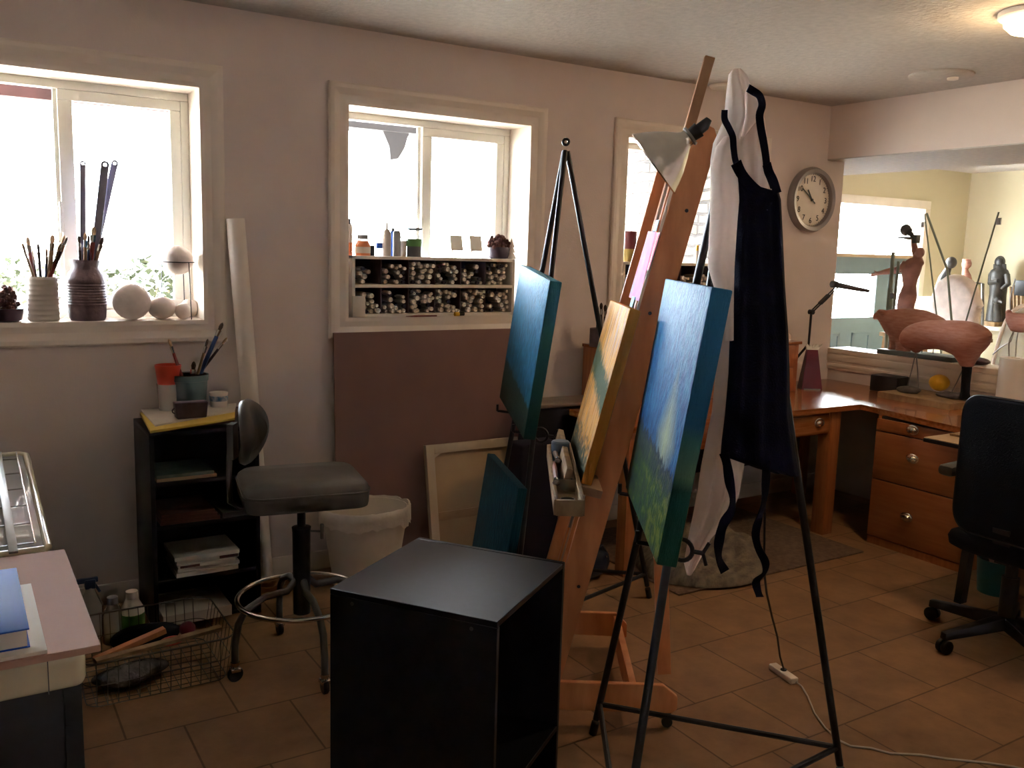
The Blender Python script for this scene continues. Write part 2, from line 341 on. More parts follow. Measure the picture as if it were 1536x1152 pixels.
def dup(o, loc=None, parent=None, **props):
    c = o.copy(); COL.objects.link(c)
    if parent is not None: c.parent = parent
    if loc is not None: c.location = V(loc)
    for k, v in props.items(): c[k] = v
    for ch in [x for x in bpy.data.objects if x.parent == o]:
        if ch.parent == o: dup(ch, None, c)
    return c
def circ(c, r, n=24, z=None, ax=V((1, 0, 0)), ay=V((0, 1, 0))): return [V(c) + ax * r * cos(2 * pi * i / n) + ay * r * sin(2 * pi * i / n) for i in range(n)]
def lerp(a, b, t): return a + (b - a) * t
# ================================================================== SETTING
D = 4.15; CZ = 2.604; WX = 5.215; FY = 6.11; FXW = 9.86; LOW = -.4
struct(MB().box((-2, -1.6, -.06), (WX + .18, D, 0)).build('floor', 'floor'))
struct(MB().box((WX - .1, -1.6, LOW - .06), (FXW, FY, LOW)).build('floor_annex', 'floor'))
struct(MB().box((-2.1, -1.7, CZ), (FXW + .1, D + .25, CZ + .1)).box((WX, D + .25, CZ), (FXW + .1, FY + .2, CZ + .1)).build('ceiling', 'ceil'))
OPEN = [(-.065, .96), (1.643, 2.667), (3.33, 4.38)]; ZB, ZT = 1.252, 2.254
b = MB(); xs = [-2.1] + [v for o in OPEN for v in (o[0] - .012, o[1] + .012)] + [WX]
for i in range(0, len(xs), 2): b.box((xs[i], D, -.06), (xs[i + 1], D + .25, CZ))
for x0, x1 in [(o[0] - .012, o[1] + .012) for o in OPEN]: b.box((x0, D, -.06), (x1, D + .25, ZB - .012)); b.box((x0, D, ZT + .012), (x1, D + .25, CZ))
struct(b.build('wall_back', 'wall'))
struct(MB().box((-2.1, -1.7, -.06), (-2, D, CZ)).build('wall_left', 'wall'))
struct(MB().box((-2, -1.7, LOW - .06), (FXW, -1.6, CZ)).build('wall_front', 'wall'))
struct(MB().box((WX, -1.6, LOW - .06), (WX + .185, D, .955)).box((WX, -1.6, .955), (WX + .185, 1.2, 2.26)).build('wall_right', 'wall'))
struct(MB().box((5.04, -1.6, 2.262), (6.02, D, CZ)).box((WX, D, 2.262), (6.02, FY, CZ)).build('wall_soffit', 'wall'))
struct(MB().box((5.041, -1.6, 2.255), (6.019, D, 2.262)).box((WX, D, 2.255), (6.019, FY, 2.262)).build('ceiling_soffit', 'ceil'))
struct(MB().box((WX - .17, D + .25, -.06), (WX, FY + .2, CZ + .1)).build('wall_stone', 'stone'))
struct(MB().box((WX - .02, -1.6, .955), (WX + .205, D, .99), .004).build('trim_sill', 'trim'))
b = MB()
for z0, z1, dx in ((.845, .955, .014), (.905, .95, .022), (.862, .885, .019)): b.box((WX - dx, -1.6, z0), (WX, D, z1), .003)
struct(b.build('trim_ledge', 'trim'))
struct(MB().box((-2, D - .015, 0), (WX, D, .095), .004).build('baseboard_back', 'trim'))
def casing(x0, x1, z0, z1, w=.1):
    b = MB()
    prof = [(0, 0), (0, .012), (.018, .016), (.045, .012), (.06, .018), (.075, .024), (.092, .024), (.1, .018), (.1, 0)]   # from the opening outward
    cor = [((x0, z0), (-1, -1)), ((x1, z0), (1, -1)), ((x1, z1), (1, 1)), ((x0, z1), (-1, 1))]
    b.loft([[V((cx + sx * t * w / .1, D - h, cz + sz * t * w / .1)) for t, h in prof] for (cx, cz), (sx, sz) in cor], closed=True)
    return b
WN = 'window_vinyl'
for k, (x0, x1) in enumerate(OPEN):
    struct(casing(x0, x1, ZB, ZT).build('trim_%d' % (k + 1), 'trim', ang=20))
    w = bpy.data.objects.new('window_%d' % (k + 1), None); COL.objects.link(w); w.location = ((x0 + x1) / 2, D + .22, ZB); struct(w)
    b = MB()
    b.box((x0, D, ZB - .012), (x1, D + .25, ZB)).box((x0, D, ZT), (x1, D + .25, ZT + .012))
    b.box((x0 - .012, D, ZB - .012), (x0, D + .25, ZT + .012)).box((x1, D, ZB - .012), (x1 + .012, D + .25, ZT + .012))
    b.build('liner', 'white', w)
    yf = D + .2; xm = (x0 + x1) / 2 + .015
    b = MB()
    for q in (((x0, yf, ZB), (x1, yf + .05, ZB + .035)), ((x0, yf, ZT - .035), (x1, yf + .05, ZT)), ((x0, yf, ZB + .035), (x0 + .035, yf + .05, ZT - .035)), ((x1 - .035, yf, ZB + .035), (x1, yf + .05, ZT - .035))): b.box(*q, .004)
    b.build('frame', 'vinyl', w)
    b = MB(); s = .045; a0, a1 = xm - .035, x1 - .035; c0, c1 = ZB + .035, ZT - .035; y = yf + .004
    for q in (((a0, y, c0), (a1, y + .03, c0 + s)), ((a0, y, c1 - s), (a1, y + .03, c1)), ((a0, y, c0 + s), (a0 + s + .012, y + .03, c1 - s)), ((a1 - s, y, c0 + s), (a1, y + .03, c1 - s))): b.box(*q, .004)
    b.build('sash', 'vinyl', w)
    b = MB().box((xm - .05, yf + .03, c0), (xm - .02, yf + .045, c1)); b.build('stile', 'vinyl', w)
    MB().box((a0 + s, y + .012, c0 + s), (a1 - s, y + .016, c1 - s)).build('pane', 'glass', w)
    MB().box((x0 + .035, yf + .034, c0), (xm - .03, yf + .038, c1)).build('pane', 'glass', w)
    MB().box((xm - .045, y - .02, 1.62), (xm - .03, y + .005, 1.75), .004).build('latch', 'vinyl', w)
# annex: far wall with the slate door under a transom, right wall, low ledge
dx0, dx1, dtop = 7.45, 9.05, 2.165
struct(MB().box((WX, FY, LOW - .06), (dx0, FY + .2, CZ)).box((dx1, FY, LOW - .06), (FXW + .1, FY + .2, CZ)).box((dx0, FY, dtop), (dx1, FY + .2, CZ)).build('wall_far', 'wall2'))
struct(MB().box((FXW, -1.6, LOW - .06), (FXW + .1, FY, CZ)).build('wall_annex', 'wall2'))
b = MB()
for q in (((dx0 - .09, FY - .02, dtop), (dx1 + .09, FY, dtop + .09)), ((dx0 - .09, FY - .02, LOW), (dx0, FY, dtop)), ((dx1, FY - .02, LOW), (dx1 + .09, FY, dtop))): b.box(*q, .004)
struct(b.build('trim_4', 'white'))
struct(MB().box((9.42, 3.6, LOW), (FXW, FY, .90)).build('wall_ledge', 'wall2'))
struct(MB().box((9.38, 3.6, .90), (FXW, FY, .94), .004).build('trim_5', 'white'))
dr = bpy.data.objects.new('door_1', None); COL.objects.link(dr); dr.location = (8.25, FY + .1, LOW); struct(dr)
MB().box((dx0, FY + .02, 1.63), (dx1, FY + .14, 1.665)).build('transom_bar', 'raw', dr)
MB().box((dx0, FY + .06, 1.665), (dx1, FY + .066, dtop)).build('pane', 'glass', dr)
def door_leaf(x0, x1, l0, l1, panels):
    b = MB(); y0, y1 = FY + .04, FY + .085
    b.box((x0, y0, LOW), (l0, y1, 1.63)).box((l1, y0, LOW), (x1, y1, 1.63)).box((l0, y0, 1.455), (l1, y1, 1.63)).box((l0, y0, LOW), (l1, y1, 1.0))
    for p0, p1 in panels:
        for q0, q1 in ((.10, .84),):
            for e in range(1):
                b.box((p0, y0 - .012, q0), (p0 + .03, y0, q1)).box((p1 - .03, y0 - .012, q0), (p1, y0, q1)).box((p0, y0 - .012, q0), (p1, y0, q0 + .03)).box((p0, y0 - .012, q1 - .03), (p1, y0, q1))
    b.build('leaf', 'slate', dr)
    MB().box((l0, FY + .06, 1.0), (l1, FY + .066, 1.455)).build('pane', 'glass', dr)
door_leaf(7.45, 8.60, 7.69, 8.40, [(7.58, 7.86), (8.06, 8.36)])
door_leaf(8.61, 9.05, 8.74, 8.97, [(8.70, 8.98)])
# outdoors
struct(MB().box((-14, D + .26, .6), (WX - .2, 24, .92)).build('ground', 'outground'))
struct(MB().box((WX + .1, FY + .25, -.7), (20, 24, -.45)).build('ground_low', 'outground'))
zb = Yp(40, 150, 6.0).z
tag(MB().box((-2.2, 5.9, zb), (.60, 6.1, zb + .2)).box((.66, 5.9, zb), (.885, 6.1, zb + .2)).box((1.02, 5.9, zb), (1.4, 6.1, zb + .2)).box((-2.2, 5.9, zb + .06), (1.4, 6.1, zb + .2)).build('porch_beam', 'beamred'), 'red-brown porch beam seen at the top of the windows', 'beam')
struct(MB().box((-14, D + .26, zb + .22), (WX - .2, 6.25, zb + .30)).build('added_shade_roof', 'beamred'))  # added slab out of view, keeps high sky light off the windows
tag(MB().box((2.0, 5.9, zb + .02), (4.6, 6.1, zb + .2)).build('porch_gutter', mat('dull_grey_gutter', (.055, .055, .06), .7)), 'pale grey gutter along the top of the middle window outside', 'gutter')
p = Yp(588, 190, 6.0); zb += .02
tag(MB().prism([(p.x - .10, 5.93, zb), (p.x + .10, 5.93, zb), (p.x + .07, 5.93, zb - .10), (p.x + .02, 5.93, zb - .18), (p.x - .04, 5.93, zb - .19), (p.x - .05, 5.93, zb - .10)], (0, .14, 0)).build('beam_bracket', mat('dull_grey_bracket', (.05, .05, .055), .7)), 'grey pointed bracket hanging under the gutter outside the middle window', 'bracket')
def shrub(px0, px1, ptop, y, label):
    a, c = Yp(px0, ptop, y), Yp(px1, ptop, y); cx, rx, zt = (a.x + c.x) / 2, (c.x - a.x) / 2, a.z
    t = thing('shrub', label, 'shrub', (cx, y, .92)); b = MB(); rnd = random.Random(int(px0) + 50)
    for i in range(520):
        u = rnd.uniform(-1, 1); h = rnd.uniform(0, 1) ** .7; q = V((cx + u * rx, y + rnd.uniform(-.35, .35), .95 + h * (zt - .95) * (1 - .3 * u * u)))
        d = V((rnd.uniform(-1, 1), rnd.uniform(-1, 1), rnd.uniform(-.3, 1))).normalized() * rnd.uniform(.05, .10); e = frame(d)[0] * .028
        b.face([b.bm.verts.new(v) for v in (q, q + d * .5 + e, q + d, q + d * .5 - e)])
    b.build('foliage', 'foliage', t, smooth=False)
    b = MB()
    for i in range(5): b.tube([(cx + (i - 2) * rx * .1, y, .9), (cx + (i - 2) * rx * .35, y, .95 + (zt - .95) * .7)], [.015, .006], 6)
    b.build('stem', 'handle4', t)
shrub(150, 275, 388, 7.0, 'sunlit green shrub behind the vase outside the left window')
shrub(-60, 95, 392, 8.5, 'pale shrub outside the leftmost pane, behind the ribbed jar')
# ================================================================== CEILING FIXTURES
P = Zp(1525, 18, CZ); P = V((P.x + .06, P.y - .06, CZ))
t = thing('ceiling_light', 'glowing warm flush ceiling light at the upper right corner', 'ceiling light', P)
MB().lathe([(.15, 0), (.15, -.02), (.135, -.03)], P, 32).build('base', 'white', t)
M['glow'] = mat('lit_lamp_glass', (.9, .7, .4), .5, emit=(1, .66, .30), estr=20)
MB().lathe([(.13, -.02), (.125, -.05), (.10, -.075), (.05, -.09), (.002, -.093)], P, 32).build('diffuser', 'glow', t)
t2 = thing('ceiling_light', 'added unseen flush ceiling light brightening the room beyond the half wall', 'ceiling light', V((8.0, 2.6, CZ)))  # added out of view to brighten the annex, a guessed source
for ch in [c for c in bpy.data.objects if c.parent == t]: dup(ch, None, t2)
P = Zp(1412, 112, CZ)
t = thing('ceiling_vent', 'large round white disc vent on the ceiling near the corner soffit', 'ceiling vent', P)
MB().lathe([(.165, 0), (.165, -.008), (.15, -.016), (.03, -.02), (.002, -.02)], P, 36).build('plate', 'ceil', t)
MB().lathe([(.03, -.018), (.028, -.03), (.002, -.032)], P + V((.03, -.05, 0)), 16).build('knob', 'white', t)
P = Zp(1087, 128, CZ)
tag(MB().lathe([(.09, 0), (.09, -.008), (.08, -.018), (.002, -.022)], P, 30).build('smoke_detector', 'white', loc=P), 'small round ceiling disc just behind the top of the draped easel', 'smoke detector')
# ================================================================== CLOCK
C = Yp(1213, 301, D) + V((0, -.02, 0)); r = .205
C.x = 4.885; C.z = 1.985
t = thing('wall_clock', 'round silver-rimmed wall clock reading about ten to eleven', 'clock', C + V((0, .02, 0)))
ay = (0, -1, 0)
MB().lathe([(r * .90, -.015), (r * 1.02, -.018), (r * 1.04, .01), (r * .98, .035), (r * .86, .03), (r * .82, .012), (r * .84, -.008), (r * .90, -.015)], C, 56, ay, cap=False).build('rim', mat('silver_grey_paint', (.27, .24, .24), .35, metal=.4), t)
MB().lathe([(r * .86, -.012), (r * .86, .004), (.001, .004)], C, 56, ay).build('face', 'white', t)
b = MB()
def onface(a, q, h): a = radians(a); return C + V((q * sin(a), -h, q * cos(a)))
for i in range(60):
    q0, q1 = (.80, .84) if i % 5 else (.78, .84); b.bar(onface(i * 6, r * q0, .0055), onface(i * 6, r * q1, .0055), .003, .001, V((0, 1, 0)))
b.build('minute_marks', 'black', t)
for i in range(1, 13):
    fc = bpy.data.curves.new('numeral', 'FONT'); fc.body = str(i); fc.size = .052; fc.align_x = 'CENTER'; fc.align_y = 'CENTER'; fc.extrude = .0008
    tmp = bpy.data.objects.new('numeral_tmp', fc); COL.objects.link(tmp); bpy.context.view_layer.update()
    me = bpy.data.meshes.new_from_object(tmp.evaluated_get(bpy.context.evaluated_depsgraph_get())); bpy.data.objects.remove(tmp)
    me.transform(Matrix.Rotation(pi / 2, 4, 'X')); me.materials.clear(); me.materials.append(M['black'])
    o = bpy.data.objects.new('numeral', me); COL.objects.link(o); o.parent = t; o.location = onface(i * 30, r * .66, .006) - wloc(t)
b = MB().bar(onface(305, r * .60, .010), onface(125, r * .18, .010), .007, .002, V((0, 1, 0))); b.lathe([(.008, .004), (.008, .014), (.001, .014)], C, 12, ay); b.build('minute_hand', 'black', t)
MB().bar(onface(325, r * .38, .008), C + V((0, -.008, 0)), .010, .002, V((0, 1, 0))).build('hour_hand', 'black', t)
# ================================================================== BRUSHES
def lean(P, h, rr, zin, T, want):
    """foot of a brush so that it clears the rim of its jar"""
    f = (h - zin) / max(T.z - P.z - zin, h * .2); tx = T.x - P.x; lim = .72 * rr; q = (1 - f) * want + f * tx
    if abs(q) > lim: want = ((lim if q > 0 else -lim) - f * tx) / (1 - f)
    return max(-.75 * rr, min(.75 * rr, want))
def brush(base, tip, label, group, handle='handle1', hair='bristle', r=.0035, hl=.035, fl=.03):
    r *= 1.7
    base, tip = V(base), V(tip); L = (tip - base).length; d = (tip - base) / L; a, c = frame(d)
    t = thing('paint_brush', label, 'brush', base, group)
    def at(x): return base + d * x
    MB().tube([at(0), at(L * .3), at(L - hl - fl)], [r * .45, r * 1.05, r * .85], 8).build('handle', handle, t)
    MB().tube([at(L - hl - fl), at(L - hl)], [r * .9, r * 1.1], 8).build('ferrule', 'chrome', t)
    MB().loft([[at(L - hl + x) + (a * cos(q) * s + c * sin(q) * s * .6) * r for q in [2 * pi * k / 8 for k in range(8)]] for x, s in ((0, 1.1), (hl * .45, 1.5), (hl * .8, 1.1), (hl, .2))]).build('bristles', hair, t)
    return t
# ================================================================== LEFT WINDOW SILL
SZ = ZB
def sillpt(px, y=4.22): return V((Yp(px, 480, y).x, y, SZ))
g1 = 'brushes in the ribbed cream jar on the left sill'
P = sillpt(66, 4.225); k = ppm(P); r = 21 / k; h = (Vp(66, 415, P).z - SZ)
prof = [(r * .9, 0), (r, .004)]
n = 9
for i in range(n): prof += [(r * 1.0, h * (i + .15) / n), (r * 1.045, h * (i + .5) / n), (r * 1.0, h * (i + .9) / n)]
prof += [(r * .98, h), (r * .88, h), (r * .86, h * .1), (.001, h * .1)]
tag(MB().lathe(prof, P, 32).build('brush_jar', 'creamp'), 'cream ribbed ceramic jar full of brushes on the left window sill', 'jar')
def brushes(P, rin, zin, specs, jar, group, hj=None):
    for i, (bx, px, py, hd, hr, rr, words) in enumerate(specs):
        T = Vp(px, py, P + V((0, ((i * 37) % 5 - 2) * .006, 0))); a = 2 * pi * i / len(specs)
        B = P + V((lean(P, hj, rin, zin, T, bx * rin), ((i * 53) % 7 - 3) / 3 * rin * .45, zin))
        brush(B, T, words + ' in the ' + jar, group, hd, hr, rr)
brushes(P, r * .75, h * .12, [
    (-.5, 33, 364, 'handle4', 'bristle', .004, 'leftmost tan brush'), (-.4, 41, 355, 'handle2', 'bristle', .006, 'wide reddish brush second from left'), (-.2, 47, 372, 'handle1', 'bristle', .004, 'dark thin brush third from left'),
    (0, 57, 365, 'handle1', 'bristled', .004, 'dark brush left of centre'), (.1, 70, 372, 'handle3', 'bristle', .004, 'thin blue-handled brush'), (.2, 79, 352, 'handle4', 'bristle', .007, 'tallest broad brush'),
    (.4, 90, 366, 'handle1', 'bristle', .004, 'dark brush right of the broad one'), (.5, 97, 353, 'handle2', 'bristle', .005, 'rightmost tall brush'), (.55, 101, 356, 'handle1', 'bristled', .004, 'outermost right slanting brush')], 'ribbed cream jar', g1, h)
Q = V((sillpt(86, 4.30).x, 4.30, SZ)); rr = 17 / ppm(Q)
tag(MB().lathe([(rr, -.006), (rr, .006), (.001, .010)], Q + V((0, 0, rr)), 28, (0, -1, 0)).build('glass_disc', 'clear'), 'round clear glass disc standing behind the ribbed jar', 'glass disc')
P = sillpt(132, 4.23); k = ppm(P); h = Vp(132, 390, P).z - SZ; r = 27 / k
prof = [(r * .86, 0), (r * .94, h * .05), (r * .98, h * .2)]
for i in range(9): z = .25 + i * .045; prof += [(r * .985, h * z), (r * 1.02, h * (z + .02))]
prof += [(r * .99, h * .70), (r * .90, h * .78), (r * .76, h * .84), (r * .70, h * .90), (r * .78, h * .975), (r * .76, h), (r * .64, h * .99), (r * .60, h * .85), (r * .8, h * .6), (r * .7, h * .06), (.001, h * .06)]
tag(MB().lathe(prof, P, 36).build('stoneware_vase', 'vase'), 'dark brown ribbed stoneware vase holding brushes and long sticks', 'vase')
brushes(P, r * .5, h * .1, [
    (-.6, 118, 352, 'handle1', 'bristled', .004, 'dark brush at the left rim'), (-.3, 128, 348, 'handle4', 'bristle', .005, 'tan brush in the middle'), (-.1, 133, 352, 'handle3', 'bristled', .004, 'bluish brush'),
    (.1, 141, 340, 'handle2', 'bristle', .007, 'thick red-handled brush'), (.3, 147, 350, 'handle1', 'bristle', .004, 'dark brush right of the red one'), (.6, 155, 355, 'handle4', 'bristled', .006, 'flat brush at the right rim')], 'brown stoneware vase', 'brushes in the brown stoneware vase', h)
M['stick'] = mat('glare_grey_stick', (.22, .21, .30), .5, var=.1)  # window glare is put into the stick colour as pale grey-blue
for bx, px, py, w, words in ((-.45, 124, 241, .028, 'dark thin stick standing left in the brown vase'), (.1, 158, 243, .040, 'wide flat stick with a hole at its tip in the brown vase'), (.4, 173, 241, .034, 'rightmost long leaning stick in the brown vase')):
    yo = (bx * 37 % 3 - 1) * r * .22; T = Vp(px, py, P + V((0, yo, 0))); B = P + V((lean(P, h, r * .58, h * .1, T, bx * r * .5), yo, h * .1)); d = (T - B).normalized(); a, c = frame(d, V((0, 1, 0)))
    b = MB()
    b.bar(B, T - d * .02, w * .8, .005, V((0, 1, 0)), .0012)
    b.loft([[T + (a * cos(q) + d * sin(q)) * w * s - d * .012 + c * e for q in [2 * pi * i / 16 for i in range(16)]] for s, e in ((.18, -.003), (.42, -.003), (.42, .003), (.18, .003))], closed=True)
    b.bar(T - d * .03, T - d * .018, w * .8, .0045, V((0, 1, 0)))
    tag(b.build('long_stick', 'stick'), words, 'stick', 'long sticks in the brown vase')
def ballthing(px, rpx, y, label, sq=1, name='plaster_ball'):
    P = V((Yp(px, 470, y).x, y, SZ)); r = rpx / ppm(P)
    return tag(MB().ball(P + V((0, 0, r * sq)), (r, r, r * sq), 32, 20).build(name, 'plaster'), label, 'ball', 'plaster balls on the left window sill')
ballthing(198, 27, 4.215, 'largest white plaster ball beside the brown vase')
ballthing(243, 20, 4.225, 'medium squashed white ball, second in the row on the sill', .84)
ballthing(275, 12, 4.20, 'small white ball in front at the right end of the row')
ballthing(284, 13, 4.29, 'small white ball behind, under the wire stand', 1.05)
P = V((Yp(269, 480, 4.235).x, 4.235, SZ)); k = ppm(P); rr = 23 / k; zr = Vp(269, 393, P).z
t = thing('wire_stand', 'thin black three-legged wire stand holding a white ball above the sill', 'stand', P)
MB().tube(circ(V((P.x, P.y, zr)), rr, 28), .0022, 6, closed=True).build('ring', 'blackm', t)
for a in (185, 300, 60):
    q = V((P.x + rr * cos(radians(a)), P.y + rr * sin(radians(a)), zr)); MB().tube([q, V((q.x + (q.x - P.x) * .12, q.y + (q.y - P.y) * .12, SZ))], .0022, 6).build('leg', 'blackm', t)
rb = 21.5 / k
tag(MB().ball((P.x, P.y, zr + math.sqrt(max(rb * rb - (rr - .002) ** 2, 1e-5)) * .5 + .006), rb, 32, 20).build('plaster_ball', 'plaster'), 'white plaster ball held up on the black wire stand', 'ball', 'plaster balls on the left window sill')
def bouquet(P, r, h, label, potname, potmat, prof, seed, matf='dried', nm='dried_plant'):
    t = thing(nm, label, 'plant', P); rnd = random.Random(seed)
    MB().lathe(prof, P, 24).build(potname, potmat, t)
    b = MB()
    for i in range(150):
        d = V((rnd.uniform(-1, 1), rnd.uniform(-1, 1), rnd.uniform(.1, 1.2))).normalized(); q = P + V((0, 0, prof[-3][1] * .8)) + V((d.x * r, d.y * r, abs(d.z) * h)) * rnd.uniform(.45, 1)
        b.ball(q, rnd.uniform(.10, .2) * r, 6, 4)
    b.build('dried_flowers', matf, t); return t
P = V((Yp(6, 480, 4.22).x, 4.22, SZ)); k = ppm(P)
bouquet(P, 26 / k, 36 / k, 'dark spiky succulent in a low purple bowl at the left end of the sill', 'bowl', 'purple', [(18 / k, 0), (24 / k, .006), (27 / k, 16 / k), (28 / k, 20 / k), (24 / k, 20 / k), (20 / k, 10 / k), (.001, 9 / k)], 3, nm='potted_succulent')
# ================================================================== PAINT TUBE CUBBIES
def mk_tube(name, r, L):
    b = MB(); ax = (0, -1, 0)       # blunt round cap towards the room
    b.lathe([(r, -L), (r, -.012), (r * .9, -.008)], (0, 0, 0), 12, ax)
    o = b.build(name, 'creamp', loc=(0, 0, 0)); return o
M['cap_white'] = mat('tube_cap_cream', (.86, .78, .70), .45, var=.15, vscale=30)
M['cap_dark'] = mat('tube_cap_dark', (.05, .05, .09), .35)
M['tube_foil'] = mat('tube_foil', (.50, .47, .44), .35, metal=.6)
def tubemesh(r, L, dark):
    b = MB(); ax = V((0, -1, 0))
    b.lathe([(r * .25, -L), (r * .9, -L * .75), (r, -.03), (r * .8, -.022)], (0, 0, 0), 12, ax, mi=1)
    b.lathe([(r * .80, -.024), (r * .86, -.004), (r * .78, 0), (r * .5, 0), (r * .45, -.003), (.0005, -.003)], (0, 0, 0), 14, ax, mi=0)
    o = b.build('paint_tube_proto', ['cap_dark' if dark else 'cap_white', 'tube_foil'], loc=(0, 0, 0)); me = o.data; bpy.data.objects.remove(o); return me
TUBES = [tubemesh(.0150, .13, 0), tubemesh(.0125, .12, 0), tubemesh(.0100, .10, 0), tubemesh(.0110, .11, 1)]
TR = [.0150, .0125, .0100, .0110]
ORD = ['first', 'second', 'third', 'fourth', 'fifth', 'sixth']
def cubby(x0, x1, z0, z1, y0, y1, where, fills, seed):
    t = thing('paint_tube_rack', 'white two-row cubby rack of paint tubes standing in the ' + where, 'rack', ((x0 + x1) / 2, (y0 + y1) / 2, z0))
    th = .016; zm = (z0 + z1) / 2 + .003
    b = MB()
    for q in (((x0, y0, z0), (x0 + th, y1, z1)), ((x1 - th, y0, z0), (x1, y1, z1)), ((x0, y0, z1 - th), (x1, y1, z1)), ((x0, y0, z0), (x1, y1, z0 + th)), ((x0, y0, zm - th / 2), (x1, y1, zm + th / 2))): b.box(*q, .0015, 1)
    b.build('frame', 'white', t)
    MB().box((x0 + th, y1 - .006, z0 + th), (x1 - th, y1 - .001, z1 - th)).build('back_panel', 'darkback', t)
    nc = len(fills[0]); cw = (x1 - x0 - 2 * th) / nc; rnd = random.Random(seed)
    for i in range(1, nc):
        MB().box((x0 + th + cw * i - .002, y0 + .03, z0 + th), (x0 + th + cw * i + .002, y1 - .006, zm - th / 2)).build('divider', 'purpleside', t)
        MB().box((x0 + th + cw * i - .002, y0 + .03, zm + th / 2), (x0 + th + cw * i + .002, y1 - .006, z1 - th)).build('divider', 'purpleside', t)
    for row, (za, zc) in enumerate(((zm + th / 2, z1 - th), (z0 + th, zm - th / 2))):
        for c in range(nc):
            a, e = x0 + th + cw * c + .004, x0 + th + cw * (c + 1) - .004; placed = []
            want = fills[row][c]; tries = 0
            while len(placed) < want and tries < 900:      # drop tubes one by one and let each settle on the pile
                tries += 1; kk = rnd.choice((0, 1, 1, 1, 2, 2, 3)); r = TR[kk]; x = rnd.uniform(a + r, e - r); z = za + r
                for (qx, qz, qr) in placed:
                    dx = abs(x - qx)
                    if dx < r + qr: z = max(z, qz + math.sqrt((r + qr) ** 2 - dx * dx))
                if z + r > zc - .006: continue
                placed.append((x, z, r))
                o = bpy.data.objects.new('paint_tube', TUBES[kk]); COL.objects.link(o); o.location = (x, y0 + rnd.uniform(.004, .035), z); o.rotation_euler = (rnd.uniform(-.02, .02), 0, rnd.uniform(-.03, .03))
                cell = '%s %s compartment of the %s rack' % (ORD[c], ('upper', 'lower')[row], 'middle window' if 'middle' in where else 'right window')
                tag(o, 'paint tube end showing in the ' + cell, 'paint tube', 'paint tubes in the ' + cell)
    return t
RY0 = 4.14
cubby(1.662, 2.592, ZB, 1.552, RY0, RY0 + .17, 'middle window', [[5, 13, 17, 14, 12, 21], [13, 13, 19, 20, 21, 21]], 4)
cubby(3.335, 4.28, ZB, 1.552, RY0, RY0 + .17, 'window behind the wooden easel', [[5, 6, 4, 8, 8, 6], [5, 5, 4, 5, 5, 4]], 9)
# small white box in the lower left compartment, items lying on the front edge
P0 = Yp(528, 462, RY0 - .012)
x0, x1 = Yp(529, 440, RY0 - .01).x, Yp(548, 440, RY0 - .01).x
tag(MB().box((x0, RY0 - .012, ZB + .002), (x1, RY0 + .003, ZB + .105), .002).build('card_box', 'paper'), 'tall white card box at the lower left of the paint tube rack', 'box')
def lyer(px0, px1, py, r, mt, label, name, cat):
    a, c = Yp(px0, py, 4.125), Yp(px1, py, 4.125); a.z = c.z = ZB + r * 1.02
    return tag(MB().tube([a, lerp(a, c, .7), c], [r, r, r * .4], 10).build(name, mt), label, cat)
lyer(655, 609, 474, .004, 'handle2', 'dark red brush handle lying on the ledge below the tube rack', 'paint_brush', 'brush')
a = Yp(682, 470, 4.125); a.z = ZB + .011
t = thing('paint_tube', 'yellow-capped dark paint tube lying on the ledge below the rack', 'paint tube', a - V((0, 0, .011)))
MB().tube([a, a + V((.025, 0, 0))], .011, 12).build('cap', 'lemon', t); MB().tube([a + V((.025, 0, 0)), a + V((.055, 0, 0))], [.0095, .009], 12).build('body', 'blackp', t)
# ------------------------------------------------ bottles on top of the middle rack
TZ = 1.552
def toppt(px, y=4.22): return V((Yp(px, 383, y).x, y, TZ))
def bottle(px, wpx, topy, label, parts, y=4.22, name='bottle', cat='bottle'):
    """parts: (name, material, [(r fraction, z fraction)...])"""
    P = toppt(px, y); r = wpx / 2 / ppm(P); h = Vp(px, topy, P).z - TZ
    t = thing(name, label, cat, P)
    for nm, mt, prof in parts: MB().lathe([(max(.0006, q * r), z * h) for q, z in prof], P, 20).build(nm, mt, t)
    return t
cyl = lambda a, c, z0, z1: [(.001, z0), (a, z0), (c, z1), (.001, z1)]
bottle(524, 9, 328, 'tall orange-labelled bottle at the left end of the middle rack', [('body', 'creamp', cyl(1, 1, .3, .85)), ('label', 'orange', cyl(1.03, 1.03, 0, .35)), ('cap', 'blackp', cyl(.5, .5, .85, 1))])
bottle(544, 23, 352, 'squat amber jar with a dark lid on the middle rack', [('body', 'orange', [(.001, 0), (1, 0), (1, .5), (.7, .72), (.001, .72)]), ('label', 'creamp', cyl(1.02, 1.02, .12, .42)), ('lid', 'grey', cyl(.72, .72, .78, 1)), ('neck', 'clear', cyl(.6, .6, .7, .8))], name='glass_jar', cat='jar')
bottle(557, 10, 368, 'small black jar beside the squat amber jar', [('body', 'black', cyl(1, 1, 0, .85)), ('lid', 'blackp', cyl(1.03, 1.03, .85, 1))], 4.24, 'small_jar', 'jar')
bottle(569, 10, 352, 'clear vial with a blue band left of the tall white bottle', [('body', 'clear', cyl(1, 1, 0, .8)), ('band', 'blue', cyl(1.05, 1.05, .35, .62)), ('cap', 'clear', cyl(.6, .6, .8, 1))], 4.25, 'vial', 'vial')
bottle(580, 13, 334, 'tall white bottle with a pointed nozzle', [('body', 'creamp', [(.001, 0), (1, 0), (1, .68), (.55, .80), (.001, .8)]), ('nozzle', 'white', [(.4, .78), (.32, .82), (.2, 1), (.001, 1)])])
